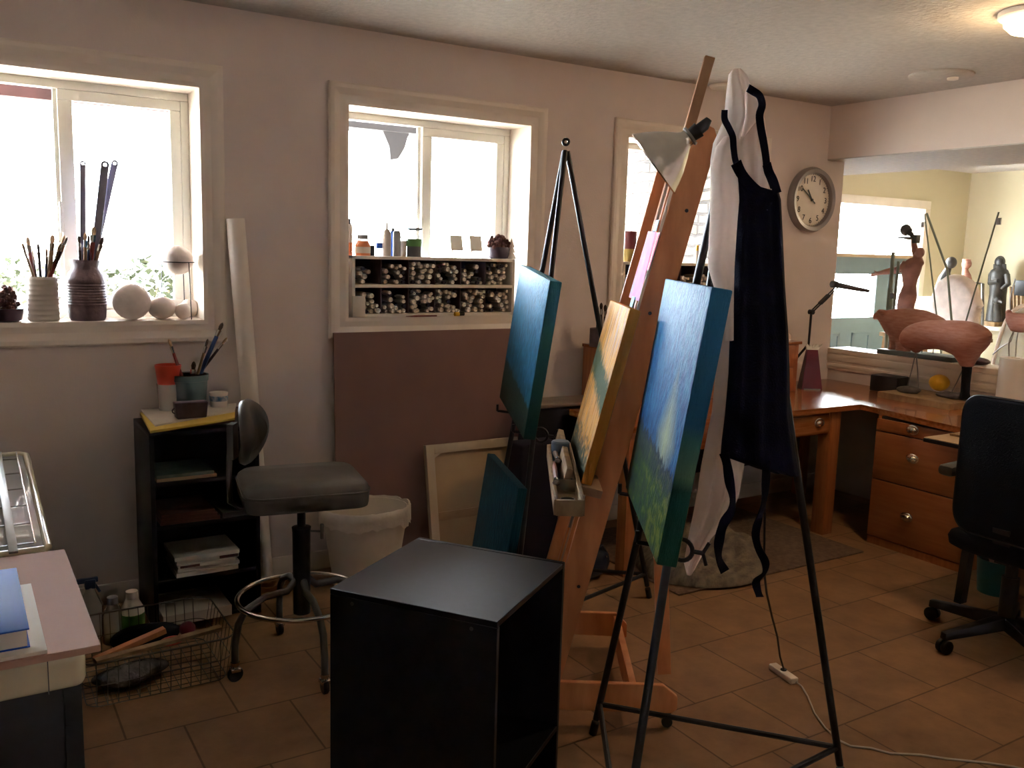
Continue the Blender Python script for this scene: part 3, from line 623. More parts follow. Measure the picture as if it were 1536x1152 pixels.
bottle(589, 10, 342, 'slim dark blue bottle right behind the white nozzle bottle', [('body', 'blue', [(.001, 0), (1, 0), (1, .8), (.5, .9), (.001, .9)]), ('cap', 'blackp', cyl(.55, .55, .9, 1))], 4.25)
bottle(595, 12, 346, 'grey cylindrical bottle right of the slim blue bottle', [('body', 'grey', [(.001, 0), (1, 0), (1, .9), (.7, 1), (.001, 1)])], 4.21)
bottle(604, 11, 355, 'beige box-like jar with a thin dark rim', [('body', 'creamp', cyl(1, 1, 0, .8)), ('rim', 'grey', cyl(1, 1, .95, 1)), ('neck', 'clear', cyl(.9, .9, .8, .96))], 4.24, 'small_jar', 'jar')
bottle(621, 25, 342, 'green-banded glass jar with a wide dark lid on the middle rack', [('base_band', 'greyp', cyl(.92, .92, 0, .36)), ('body', 'clear', cyl(.95, .95, .36, .92)), ('green_band', 'green', cyl(.98, .98, .36, .62)), ('lid', 'slate', cyl(1.0, 1.0, .92, 1.0))], 4.23, 'glass_jar', 'jar')
for px, lab in ((684, 'left miniature blank canvas on a tiny easel'), (713, 'right miniature blank canvas on a tiny easel')):
    P = toppt(px, 4.22); k = ppm(P); w, h = 20 / k, 31 / k
    t = thing('miniature_easel', lab, 'miniature easel', P, 'miniature canvases on the middle rack')
    f = V((0, -1, .12)).normalized(); u = V((0, .22, 1)).normalized(); xx = V((1, 0, 0)); c0 = P + V((0, -.01, h * .36))
    MB().obox(c0 + u * h * .36, xx * w / 2, u.cross(xx) * .005, u * h * .36, .001).build('canvas', 'paper', t)
    MB().bar(c0 - xx * w * .5 - f * -.004, c0 + xx * w * .5 - f * -.004, .008, .006).build('ledge', 'creamp', t)
    for s in (-1, 1): MB().bar(c0 + u * .02 + xx * s * w * .38 + V((0, .008, 0)), P + V((s * w * .45, -.022, .001)), .004, .004).build('leg', 'creamp', t)
    MB().bar(c0 + u * h * .5 + V((0, .01, 0)), P + V((0, .05, .001)), .004, .004).build('leg', 'creamp', t)
P = toppt(747, 4.22); k = ppm(P)
bouquet(P, 19 / k, 24 / k, 'dark dried flower arrangement in a pot at the right end of the middle rack', 'pot', 'purple', [(11 / k, 0), (15 / k, .004), (18 / k, 14 / k), (17 / k, 17 / k), (14 / k, 16 / k), (12 / k, 6 / k), (.001, 5 / k)], 5)
P = toppt(767, 4.19); k = ppm(P)
b = MB()
for z0, z1, r in ((0, 14, 8), (9, 22, 6.5), (17, 31, 5)): b.lathe([(.001, z0 / k), (r / k, z0 / k + .001), (.001, z1 / k)], P, 14)
tag(b.build('tree_figurine', 'white'), 'tiny white tiered tree figurine at the right end of the middle rack', 'figurine')
# right window: things on the rack
def rtop(px, y): return V((Yp(px, 390, y).x, y, TZ))
def bottle3(px, wpx, topy, label, parts, y=4.22, name='jar', cat='jar'):
    P = rtop(px, y); r = wpx / 2 / ppm(P); h = Vp(px, topy, P).z - TZ; t = thing(name, label, cat, P)
    for nm, mt, prof in parts: MB().lathe([(max(.0006, q * r), z * h) for q, z in prof], P, 20).build(nm, mt, t)
bottle3(944, 20, 347, 'gold jar with a dark red lid left of the wooden easel mast', [('body', 'gold', cyl(1, 1, 0, .42)), ('lid', 'darkred', cyl(.92, .92, .42, 1))], 4.2)
bottle3(1045, 9, 368, 'small yellow-topped bottle just right of the wooden easel mast', [('body', 'creamp', cyl(1, 1, 0, .7)), ('cap', 'lemon', cyl(.5, .5, .7, 1))], 4.22, 'bottle', 'bottle')
# ================================================================== LEFT TABLE
TZ0, TX, TY0, TY1 = .74, .205, 1.99, 4.02
t = thing('work_table', 'white enamelled work table with rounded edges in the lower left corner', 'table', (-.4, 3.0, 0))
MB().box((-1.0, TY0, .655), (TX, TY1, TZ0), .022, 4).build('enamel_top', 'enamel', t)
MB().box((TX - .0745, TY0 - .0015, .657), (TX - .0725, TY0 + .01, .735)).build('seam', 'greyp', t)
b = MB().box((-1.0, TY0 + .03, .02), (TX - .012, TY1 - .03, .66), .003); b.build('cabinet_body', 'blackp', t)
MB().box((TX - .045, TY0 + .022, .02), (TX - .010, TY0 + .034, .66), .002).build('corner_post', 'blackp', t)
for q in ((-.98, TY0 + .05), (TX - .06, TY0 + .05), (TX - .06, TY1 - .09), (-.98, TY1 - .09)): MB().box((q[0], q[1], 0), (q[0] + .04, q[1] + .04, .02)).build('foot', 'blackp', t)
zc = TZ0
A, Bq = Zp(150, 964, zc + .016), Zp(92, 832, zc + .016); yb = Bq.y + .05
tag(MB().prism([(-.75, 1.965, zc), (A.x, 1.965, zc), (A.x, yb, zc), (-.75, yb, zc)], (0, 0, .015), .0015).build('drawing_board', 'pinkboard'), 'pinkish brown drawing board lying on the near end of the white table', 'board')
zc += .0152
A = Zp(75, 974, zc + .008)
tag(MB().box((-.62, A.y, zc), (A.x - .005, A.y + .42, zc + .008), .001).build('thin_board', 'paper'), 'thin smaller board under the blue book, on the drawing board', 'board')
zc += .0082
A = Zp(44, 942, zc + .042); x1, y0 = A.x, A.y
t = thing('book', 'thick blue hardcover book lying on the near end of the white table', 'book', (x1 - .14, y0 + .2, zc))
ye = y0 + .40
MB().box((x1 - .26, y0, zc + .038), (x1, ye, zc + .042), .001).build('cover', 'blue', t); MB().box((x1 - .26, y0, zc), (x1, ye, zc + .003), .001).build('cover', 'blue', t)
MB().box((x1 - .255, y0 + .004, zc + .003), (x1 - .005, ye - .004, zc + .038)).build('page_block', 'paper', t)
# glossy tray with a wire rack, propped up at its far end
TN = V((0, -sin(radians(8.5)), cos(radians(8.5)))); N0 = V((TX - .012, yb + .03, TZ0 + .012)); TV_ = V((0, cos(radians(8.5)), sin(radians(8.5)))); XR_ = V((1, 0, 0))
fl = (Pl(57, 679, N0, TN) - N0).dot(TV_)
def T_(a, v, d=0): return N0 + XR_ * a + TV_ * v + TN * d          # a to the right, v up the slope
t = thing('drying_tray', 'cream-rimmed tray with a shiny white sheet, propped up at the far end of the table', 'tray', (-.2, N0.y, TZ0))
M['gloss'] = mat('glossy_white_sheet', (.55, .56, .60), .05, coat=1, var=.03)
MB().obox(T_(-.31, fl / 2, -.003), XR_ * .30, TV_ * (fl / 2 - .005), TN * .003, .001).build('glossy_sheet', 'gloss', t)
MB().tube([T_(-.62, 0), T_(-.01, 0), T_(0, .01), T_(0, fl - .02), T_(-.02, fl), T_(-.62, fl)], .011, 10).build('rim', 'enamel', t)
MB().hexa([(-.40, N0.y + .45, TZ0 + .0005), (.12, N0.y + .45, TZ0 + .0005), (.12, N0.y + .5, TZ0 + .0005), (-.40, N0.y + .5, TZ0 + .0005)] + [T_(a, v, -.0065) for a, v in ((-.59, .46), (-.07, .46), (-.07, .51), (-.59, .51))]).build('prop_block', 'raw', t)
rk = thing('wire_rack', 'chromed wire rack with a flat steel bar lying on the shiny white sheet', 'rack', T_(-.3, fl / 2))
for i in range(6): MB().tube([T_(-.60, fl * (.05 + .175 * i), .006), T_(-.025, fl * (.05 + .175 * i), .006)], .0022, 6).build('cross_wire', 'steel', rk)
MB().obox(T_(-.085, fl / 2 - .02, .0165), XR_ * .011, TV_ * (fl / 2 + .01), TN * .003, .001).build('flat_bar', 'steel', rk)
MB().tube([T_(-.03, .02, .0145), T_(-.03, fl - .02, .0145)], .003, 6).build('side_wire', 'chrome', rk)
P1, P2 = T_(-.165, fl * .82, .034), T_(-.155, fl * .20, .034)
tag(MB().tube([P2, P1], .024, 16).build('blue_tube', mat('blue_white_plastic', (.20, .38, .60), .25, var=.2)), 'pale blue plastic tube lying lengthwise on the wire rack', 'tube')
# ================================================================== LEANING WHITE TUBE
B0 = Zp(399, 866, 0); B0.y = min(B0.y, 4.09); T0 = Yp(353, 328, 4.105); r = .040
B0 = Vp(397, 868, V((B0.x, 4.05, 0))); B0.z = .002; d = (T0 - B0).normalized(); a, c = frame(d)
b = MB().loft([[p + (a * cos(q) + c * sin(q)) * s for q in [2 * pi * i / 28 for i in range(28)]] for p, s in ((B0 + V((0, 0, .03)), r), (T0, r), (T0, r * .9), (T0 - d * .03, r * .9))])
tag(b.build('mailing_tube', 'white'), 'tall white cardboard tube leaning on the wall right of the left window', 'tube')
# ================================================================== BOOKCASE
bx0, bx1, by0, by1, bz = .645, 1.085, 3.745, 4.10, .835
t = thing('bookcase', 'narrow black bookcase under the left window, with stacked books and paper', 'bookcase', ((bx0 + bx1) / 2, (by0 + by1) / 2, 0))
MB().box((bx0, by0, 0), (bx0 + .018, by1, bz - .018), .001).build('side_panel', 'black', t); MB().box((bx1 - .018, by0, 0), (bx1, by1, bz - .018), .001).build('side_panel', 'black', t)
MB().box((bx0, by0, bz - .018), (bx1, by1, bz), .001).build('top_panel', 'black', t); MB().box((bx0 + .018, by1 - .006, 0), (bx1 - .018, by1, bz - .018)).build('back_panel', 'black', t)
FL = V((bx0, by0, 0)); lev = [Vp(238, y, FL).z for y in (726, 792, 874, 945)]
lev[3] = max(lev[3], .03)
for z in lev: MB().box((bx0 + .018, by0 + .005, z - .016), (bx1 - .018, by1 - .006, z), .001).build('shelf', 'black', t)
def slab(px0, px1, z, h, dep, mt, label, name, cat, y0=None, group=None, parts=None):
    y0 = y0 or by0 + .015; P = V((0, y0, z)); x0 = Yp(px0, 0, y0).x; xa = Vp(px0, 800, V((bx0, y0, 0)))
    x0 = Yp(px0, 760, y0).x; x1 = Yp(px1, 760, y0).x
    return tag(MB().box((x0, y0, z), (x1, y0 + dep, z + h), .001, 1).build(name, mt), label, cat, group)
M['greenb'] = mat('green_grey_cover', (.10, .13, .10), .7, var=.2, vscale=20); M['redb'] = mat('red_brown_cover', (.12, .045, .03), .7, var=.25, stretch=(1, 1, 30), vscale=6)
for i in range(2): slab(236, 326 - i * 4, lev[0] + .0002 + i * .0142, .014, .24, ('raw', 'greenb')[i], ('tan paper pad at the bottom of the pile on the top shelf of the bookcase', 'grey-green pad on top of the pile on the bookcase top shelf')[i], 'paper_pad', 'pad')
for i in range(3): slab(240 + i, 330 - i * 4, lev[1] + .0002 + i * .0152, .015, .25, 'redb', ('bottom one of three red-brown folders on the second shelf', 'middle one of three red-brown folders on the second shelf', 'top one of three red-brown folders on the second shelf')[i], 'folder', 'folder')
slab(334, 380, lev[1] + .0002, .022, .2, 'greyp', 'grey-violet pad beside the red-brown folders on the second shelf', 'paper_pad', 'pad')
zz = lev[2] + .0002
for i, (a, c, h) in enumerate(((262, 356, .020), (264, 358, .016), (266, 352, .016), (263, 357, .018), (260, 358, .016))):
    o = slab(a, c, zz, h, .23, 'paper', ('bottom', 'second from bottom', 'middle', 'second from top', 'topmost')[i] + ' white book in the stack on the third shelf', 'book', 'book', by0 + .01 + i % 2 * .006)
    if i in (2, 3):
        p = slab((268, 328)[i - 2], (298, 356)[i - 2], zz + .003, h - .006, .004, 'dried', 'x', 'spine_label', 'x', by0 + .008 + i % 2 * .006); wl = wloc(p); p.parent = o; p.location = wl - wloc(o)
        del p['label']; del p['category']
    zz += h + .0003
slab(240, 345, lev[3] + .0002, .045, .26, 'bin', 'flat white box on the bottom shelf of the bookcase, behind the wire basket', 'flat_box', 'box', by0 - .04)
# on top of the bookcase
z = bz + .0004
def sheet(pts, z, h, mt, name, label, cat, curl=0):
    Q = [Zp(x, y, z) for x, y in pts]; Q = [V((q.x, min(q.y, 4.12), z)) for q in Q]
    b = MB(); n = 10; top = []
    rows = []
    for i in range(n + 1):
        u = i / n; row = []
        for j in range(n + 1):
            v = j / n; p = lerp(lerp(Q[0], Q[1], v), lerp(Q[3], Q[2], v), u); p = p.copy(); p.z += curl * max(0, v - .5) ** 2 * 4 * (1 - u) ; row.append(p)
        rows.append(row)
    up = [[b.bm.verts.new(p + V((0, 0, h))) for p in r] for r in rows]; dn = [[b.bm.verts.new(p) for p in r] for r in rows]
    for i in range(n):
        for j in range(n):
            b.face([up[i][j], up[i][j + 1], up[i + 1][j + 1], up[i + 1][j]]); b.face([dn[i][j], dn[i + 1][j], dn[i + 1][j + 1], dn[i][j + 1]])
    edge = lambda g: [g[0][j] for j in range(n)] + [g[i][n] for i in range(n)] + [g[n][j] for j in range(n, 0, -1)] + [g[i][0] for i in range(n, 0, -1)]
    e, f = edge(up), edge(dn)
    for i in range(len(e)): b.face([e[i], f[i], f[(i + 1) % len(f)], e[(i + 1) % len(e)]])
    return tag(b.build(name, mt), label, cat)
sheet([(212, 624), (225, 651), (352, 633), (342, 604)], z, .018, 'redb', 'folder', 'dark red folder at the bottom of the paper pile on the bookcase top', 'folder'); z += .0184
sheet([(210, 622), (226, 650), (352, 630), (340, 602)], z, .010, 'yellow', 'envelope', 'yellow envelope under the white paper on the bookcase top', 'envelope'); z += .0104
sheet([(211, 616), (233, 640), (352, 618), (334, 594)], z, .006, 'creamp', 'paper_sheet', 'cream paper sheets topping the pile on the bookcase', 'paper'); z += .0064
def on(px, py): q = Zp(px, py, z); q.y = min(q.y, 4.06); return q
P = on(284, 612); k = ppm(P); r = 27.5 / k; h = Vp(284, 561, P).z - z
tag(MB().lathe([(.001, 0), (r * .84, 0), (r * .97, h * .82), (r * 1.02, h * .83), (r * 1.03, h), (r * .94, h), (r * .80, h * .1), (.001, h * .1)], P, 36).build('ceramic_pot', ['teal']), 'dark teal ceramic pot with brushes on top of the bookcase', 'pot')
MBr = MB().lathe([(r * .935, h * .985), (r * .80, h * .12), (.001, h * .12), (.001, h * .125), (r * .79, h * .125), (r * .925, h * .985)], P, 36).build('glazed_inside', 'pink_in')
pot = [o for o in bpy.data.objects if o.name.startswith('ceramic_pot')][0]; wl = wloc(MBr); MBr.parent = pot; MBr.location = wl - wloc(pot)
for i, (bx, px, py, hd, hr, rr, wd) in enumerate([(.3, 253, 508, 'handle2', 'bristle', .0045, 'long dark red brush leaning left'), (-.1, 291, 542, 'handle1', 'bristled', .007, 'short wide dark brush'), (.2, 312, 508, 'handle4', 'bristled', .004, 'thin tan brush'), (.35, 334, 484, 'handle3', 'bristled', .006, 'tallest blue brush'), (.45, 341, 506, 'handle1', 'bristle', .004, 'dark rightmost brush')]):
    T_b = Vp(px, py, P + V((0, (i - 2) * .012, 0)))
    brush(P + V((lean(P, h, r * .85, h * .14, T_b, 0), (i - 2) * r * .22, h * .14)), T_b, wd + ' in the teal pot on the bookcase', 'brushes in the teal pot', hd, hr, rr)
Q = on(247, 609); k = ppm(Q); r = 17 / k; h = Vp(247, 547, Q).z - z
tag(MB().lathe([(.001, 0), (r * .85, 0), (r * 1.0, h * .58), (r * .95, h * .58), (r * .8, .006), (.001, .006)], Q, 24).build('drinking_glass', 'clear'), 'clear glass holding an orange-red cup on the bookcase top', 'glass')
tag(MB().lathe([(.001, h * .22), (r * .70, h * .22), (r * .92, h * .62), (r * 1.12, h * 1.0), (r * 1.04, h), (r * .6, h * .26), (.001, h * .26)], Q, 24).build('plastic_cup', 'red', loc=Q), 'orange-red plastic cup standing inside the clear glass', 'cup')
Q = on(286, 626); k = ppm(Q); w = 24 / k; h = 26 / k
t = thing('ceramic_dish', 'dark purple square dish with a loop handle in front of the teal pot', 'dish', Q)
Q2 = Q + V((0, -.005, 0))
MB().hexa([Q2 + V((sx * w * .9, sy * w * .35, 0)) for sx, sy in ((-1, -1), (1, -1), (1, 1), (-1, 1))] + [Q2 + V((sx * w, sy * w * .4, h * .95)) for sx, sy in ((-1, -1), (1, -1), (1, 1), (-1, 1))], .006, 3).build('bowl', 'purple', t)
MB().tube([Q2 + V((-w * .95, 0, h * .45)) + V((-cos(q), 0, sin(q))) * .010 for q in [pi * (.5 - i / 8) * 1.0 for i in range(9)]], .0025, 8).build('handle', 'purple', t)
Q = on(323, 606); k = ppm(Q); r = 13 / k; h = 20 / k
t = thing('paint_tub', 'white tub with a blue band behind the chair back on the bookcase', 'tub', Q)
MB().lathe(cyl(r * .9, r, 0, h), Q, 24).build('body', 'white', t); MB().lathe([(r * .985, h * .45), (r * 1.01, h * .46), (r * 1.025, h * .82), (r * .99, h * .83)], Q, 24).build('band', mat('blue_print', (.06, .22, .40), .5, col2=(.5, .5, .5), vscale=60), t); MB().lathe([(r * 1.03, h), (r * 1.05, h * 1.08), (.001, h * 1.1)], Q, 24).build('lid', 'white', t)
# ================================================================== WIRE BASKET AND ITS CONTENTS
Q = [Zp(*q, 0) for q in ((140, 1058), (318, 1032), (333, 955), (150, 975))]
x0, x1, y0, y1 = .325, .80, 3.19, 3.60; hz = .17
t = thing('wire_basket', 'rectangular wire basket of tools on the floor beside the white table', 'basket', ((x0 + x1) / 2, (y0 + y1) / 2, 0))
def rr_(x0, x1, y0, y1, z, r, n=5):
    return [V((cx + r * cos(a), cy + r * sin(a), z)) for cx, cy, a0 in ((x1 - r, y1 - r, 0), (x0 + r, y1 - r, pi / 2), (x0 + r, y0 + r, pi), (x1 - r, y0 + r, 1.5 * pi)) for a in [a0 + pi / 2 * i / n for i in range(n + 1)]]
MB().tube(rr_(x0 - .02, x1 + .03, y0 - .02, y1 + .02, hz, .06), .0035, 6, closed=True).build('rim', 'basketwire', t)
b = MB().tube(rr_(x0, x1, y0, y1, .006, .05), .002, 5, closed=True).tube(rr_(x0 - .01, x1 + .015, y0 - .01, y1 + .01, hz * .5, .055), .0016, 5, closed=True)
lo, hi = rr_(x0, x1, y0, y1, .006, .05, 3), rr_(x0 - .02, x1 + .03, y0 - .02, y1 + .02, hz, .06, 3)
for i in range(13):
    x = lerp(x0 + .03, x1 - .03, i / 12); b.tube([(x, y0 - .018, hz), (x, y0, .006), (x, y1, .006), (x, y1 + .018, hz)], .0015, 5)
for i in range(9):
    y = lerp(y0 + .03, y1 - .03, i / 8); b.tube([(x0 - .018, y, hz), (x0, y, .006), (x1, y, .006), (x1 + .026, y, hz)], .0015, 5)
b.build('wires', 'basketwire', t)
tag(MB().bar((.36, 3.23, .155), (.80, 3.29, .165), .032, .012).build('wooden_strip', 'tray'), 'flat wooden strip lying across the front of the wire basket', 'strip')
tag(MB().bar((.37, 3.36, .10), (.62, 3.40, .15), .03, .02).build('hand_tool', 'easel'), 'reddish wooden tool in the wire basket behind the strip', 'tool')
def lump(c, r, name, mt, label, cat, seed, amp=.25, n=20, m_=12, flat=0):
    b = MB().ball(c, r, n, m_); rnd = random.Random(seed); ph = [(rnd.uniform(5, 16) / max(r), rnd.uniform(0, 6), V((rnd.uniform(-1, 1), rnd.uniform(-1, 1), rnd.uniform(-1, 1)))) for _ in range(5)]
    for v in b.bm.verts:
        d = v.co - V(c); s = sum(sin(f * .35 * w.dot(d) + p) for f, p, w in ph) / 5; v.co = V(c) + d * (1 + amp * s); v.co.z = max(v.co.z, flat)
    return tag(b.build(name, mt), label, cat)
lump((.55, 3.47, .11), (.13, .06, .05), 'dark_cloth', 'blackf', 'dark bundled cloth in the wire basket', 'cloth', 3, flat=.01)
lump((.50, 3.32, .042), (.12, .055, .032), 'plastic_bag', mat('crinkled_plastic', (.11, .095, .085), .25, var=.35, vscale=30, bump=1, bscale=35), 'crumpled greyish plastic bag at the bottom of the wire basket', 'bag', 5, .55, 32, 20, flat=.009)
lump((.71, 3.44, .12), (.03, .03, .028), 'red_ball', 'redbag', 'small dark red ball among the tools in the basket', 'ball', 6, .05)
lump((.65, 3.40, .10), (.045, .02, .018), 'red_clamp', 'red', 'small red clamp beside the red ball in the basket', 'clamp', 8, .3)
# bottles on the floor behind the basket
P = V((.33, 3.83, 0)); k = ppm(P)
t = thing('spray_bottle', 'spray bottle with a dark blue trigger on the floor behind the table', 'spray bottle', P)
zt = Vp(137, 868, P).z
P2 = Vp(136, 900, P); P = V((P2.x, P2.y, 0)); t.location = P
MB().lathe([(.001, 0), (.042, 0), (.045, .01), (.045, zt * .55), (.02, zt * .78), (.016, zt * .86), (.001, zt * .86)], P, 20).build('bottle', 'clear', t)
b = MB().box(P + V((-.02, -.016, zt * .84)), P + V((.02, .016, zt * 1.0)), .004).box(P + V((-.05, -.009, zt * .94)), P + V((.03, .009, zt * 1.02)), .003)
b.bar(P + V((.015, 0, zt * .92)), P + V((.035, 0, zt * .76)), .012, .010); b.build('trigger_head', mat('trigger_blue', (.01, .03, .09), .4), t)
def floor_bottle(px, py, wpx, tpx, label, mt, lidm, seed=0):
    P = Zp(px, py, 0); r = wpx / 2 / ppm(P); h = Vp(px, tpx, P).z; t = thing('cleaner_bottle', label, 'bottle', P)
    MB().lathe([(.001, 0), (r, 0), (r, h * .62), (r * .6, h * .8), (r * .5, h * .86), (.001, h * .86)], P, 20).build('body', mt, t); MB().lathe(cyl(r * .55, r * .5, h * .86, h), P, 16).build('cap', lidm, t); return P, r, h, t
P, r, h, t = floor_bottle(200, 958, 34, 886, 'white jug with a green label on the floor between basket and bookcase', 'bin', 'white')
MB().lathe([(r * 1.01, h * .15), (r * 1.02, h * .16), (r * 1.02, h * .55), (r * 1.01, h * .56)], P, 20).build('label', 'green', t)
floor_bottle(171, 962, 30, 895, 'pale plastic bottle left of the white jug on the floor', 'clear', 'grey')
# ================================================================== DRAFTING STOOL
SC = V((1.085, 3.205, 0)); 
t = thing('drafting_stool', 'grey drafting stool with a round foot ring and casters', 'stool', SC)
c0 = Vp(466, 716, SC); zt = c0.z; hs = .085
cr = [Zp(*q, zt) for q in ((374, 728), (557, 716), (541, 686), (400, 695))]
ctr = sum(cr, V()) / 4; ctr.z = zt
u = ((cr[1] - cr[0]) + (cr[2] - cr[3])).normalized(); u.z = 0; u.normalize(); v = V((-u.y, u.x, 0)); W, Dp = .225, .20
def rring(c, w, d, r, z, n=7): return [c + u * (sx * (w - r) + r * cos(a)) + v * (sy * (d - r) + r * sin(a)) + V((0, 0, z - c.z)) for sx, sy, a0 in ((1, 1, 0), (-1, 1, pi / 2), (-1, -1, pi), (1, -1, 1.5 * pi)) for a in [a0 + pi / 2 * i / n for i in range(n + 1)]]
ctr = V((SC.x + .01, SC.y + .02, zt)); 
MB().loft([rring(ctr, W * .8, Dp * .8, .05, zt - hs - .01), rring(ctr, W * .98, Dp * .98, .06, zt - hs), rring(ctr, W, Dp, .07, zt - hs + .012), rring(ctr, W * 1.01, Dp * 1.01, .07, zt - .03), rring(ctr, W * .985, Dp * .985, .07, zt - .008), rring(ctr, W * .93, Dp * .93, .07, zt + .004), rring(ctr, W * .5, Dp * .5, .05, zt + .010)]).build('seat', 'vinylseat', t, ang=60)
MB().tube(rring(ctr, W * 1.012, Dp * 1.012, .07, zt - .026), .004, 6, closed=True).build('seat_piping', 'vinylseat', t)
# backrest pad: curved disc at the left, with bracket and flat bar
bc = Vp(371, 648, SC - u * .17 - v * 0)
bn = (u * .85 - v * .35).normalized(); bs = V((0, 0, 1)).cross(bn).normalized()
rings = []
for dpt, s in ((-.028, .75), (-.022, .97), (-.005, 1.03), (.012, .96), (.018, .6)):
    rings.append([bc + bn * (dpt + .10 * (cos(q) ** 2) * .35) + bs * cos(q) * .125 * s + V((0, 0, 1)) * sin(q) * .118 * s for q in [2 * pi * i / 36 for i in range(36)]])
MB().loft(rings).build('backrest', 'vinylseat', t, ang=60)
b0 = bc - bn * .035
MB().obox(b0 - bn * .02 + V((0, 0, -.035)), bn * .012, bs * .03, V((0, 0, .065))).build('bracket', 'greyp', t)
q0 = b0 - bn * .03 + V((0, 0, -.05)); q1 = V((q0.x, q0.y, zt - hs - .02)); q2 = ctr - u * .05; q2.z = zt - hs - .02
MB().tube([q0, lerp(q0, q1, .5) - bn * .005, lerp(q0, q1, .9) - bn * .003, q1 + u * .03, lerp(q1, q2, .5), q2], .011, 8).build('back_bar', 'greyp', t)
zc1 = Vp(460, 790, SC).z
MB().lathe(cyl(.016, .016, zc1 - .05, zt - hs), SC, 18).build('inner_column', 'blackm', t)
MB().lathe([(.001, .20), (.032, .20), (.034, zc1 - .02), (.036, zc1), (.018, zc1 + .004), (.001, zc1 + .004)], SC, 24).build('outer_column', 'blackm', t)
kd = (cam_axes(radians(32.068), 0, 0)[0])
b = MB().tube([SC + kd * .034 + V((0, 0, zc1 - .015)), SC + kd * .075 + V((0, 0, zc1 - .015))], .004, 8); b.bar(SC + kd * .078 + V((0, 0, zc1 - .045)), SC + kd * .078 + V((0, 0, zc1 + .015)), .012, .012, None, .003); b.build('clamp_knob', 'steel', t)
rz_ = Vp(460, 893, SC).z; rr = .238
MB().tube(circ(SC + V((0, 0, rz_)), rr, 48), .0095, 10, closed=True).build('foot_ring', 'chrome', t)
feet = [V((.818, 3.165, 0)), V((1.072, 2.922, 0)), V((1.350, 3.245, 0)), V((1.085, 3.486, 0))]
cast = None
for f in feet:
    d = (f - SC); R_ = d.length; d.normalize()
    MB().tube([SC + d * .02 + V((0, 0, .34)), SC + d * .06 + V((0, 0, .30)), SC + d * .15 + V((0, 0, rz_ + .03)), SC + d * (rr - .01) + V((0, 0, rz_ - .005)), SC + d * (R_ - .015) + V((0, 0, rz_ - .05)), SC + d * R_ + V((0, 0, .14)), SC + d * R_ + V((0, 0, .065))], [.014, .014, .0135, .0135, .0135, .0135, .0135], 10).build('leg', 'greyp', t)
    c = MB().lathe(cyl(.012, .016, .05, .075), f, 12).box(f + V((-.018, -.018, .040)), f + V((.018, .018, .056)), .004).build('caster', 'chrome', t)
    w = V((-d.y, d.x, 0)); MB().lathe([(.001, -.010), (.026, -.010), (.029, -.006), (.029, .006), (.026, .010), (.001, .010)], f + V((0, 0, .0292)), 20, w).build('wheel', 'blackp', c)
# ================================================================== WASTE BIN
zr = .375; C_ = V((1.62, 3.86, 0)); rx, ry = .21, .17
t = thing('waste_bin', 'white plastic waste bin with a bag liner behind the stool', 'bin', C_)
MB().lathe([(.001, 0), (.72, 0), (1.0, zr), (.96, zr), (.7, .01), (.001, .01)], C_, 40, sx=rx, sy=ry).build('bucket', 'bin', t)
b = MB(); n = 72; rnd = random.Random(2); wob = [rnd.uniform(-1, 1) for _ in range(n)]
rings = [[C_ + V((rx * s * cos(2 * pi * i / n) * (1 + .012 * wob[i]), ry * s * sin(2 * pi * i / n) * (1 + .012 * wob[i]), z + (dz * (wob[i] + wob[(i + 1) % n] + wob[i - 1]) / 3))) for i in range(n)] for s, z, dz in ((1.05, zr - .075, .04), (1.045, zr - .03, .006), (1.04, zr + .008, .008), (.99, zr + .012, .008), (.93, zr - .05, .012), (.86, zr - .16, .02))]
b.loft(rings, cap=False); b.build('bag_liner', 'liner', t, ang=80)
# ================================================================== BROWN PANEL, STRETCHED CANVAS
tag(MB().hexa([(1.553, 4.05, .002), (2.52, 4.05, .002), (2.52, 4.062, .002), (1.553, 4.062, .002), (1.556, 4.108, 1.182), (2.72, 4.108, 1.182), (2.72, 4.12, 1.182), (1.556, 4.12, 1.182)], .001, 1).build('hardboard_panel', 'brown'), 'large brown hardboard panel leaning on the wall under the middle window', 'panel')
def leaning(x0, x1, z1, y0, y1):
    o = V((x0, y0, .002)); X = V((x1 - x0, 0, 0)); Z = V((0, y1 - y0, z1)); return o, X, Z, X.cross(Z).normalized()
o, X, Z, Nn = leaning(2.01, 2.56, .60, 3.93, 4.04)
t = thing('stretched_canvas', 'back of a stretched canvas with pale wooden bars leaning on the brown panel', 'canvas', o + X / 2)
def cb(u0, u1, v0, v1, d0, d1, nm, mt): return MB().obox(o + X * (u0 + u1) / 2 + Z * (v0 + v1) / 2 + Nn * (d0 + d1) / 2, X * (u1 - u0) / 2, Z * (v1 - v0) / 2, Nn * (d1 - d0) / 2, .002).build(nm, mt, t)
e = .045 / X.length; f = .045 / Z.length
sgn = 1 if Nn.y < 0 else -1
cb(0, 1, 0, 1, -.004 * sgn - .002, -.004 * sgn + .002, 'canvas', 'canvasback')
cb(0, e, 0, 1, 0, .028 * sgn, 'stretcher_bar', 'stretcher'); cb(1 - e, 1, 0, 1, 0, .028 * sgn, 'stretcher_bar', 'stretcher'); cb(e, 1 - e, 1 - f, 1, 0, .028 * sgn, 'stretcher_bar', 'stretcher'); cb(e, 1 - e, 0, f, 0, .028 * sgn, 'stretcher_bar', 'stretcher')
cb(e, 1 - e, .36, .43, 0, .02 * sgn, 'cross_bar', 'raw')
p = o + X * (e + .05) + Z * (1 - f - .03) + Nn * .016 * sgn
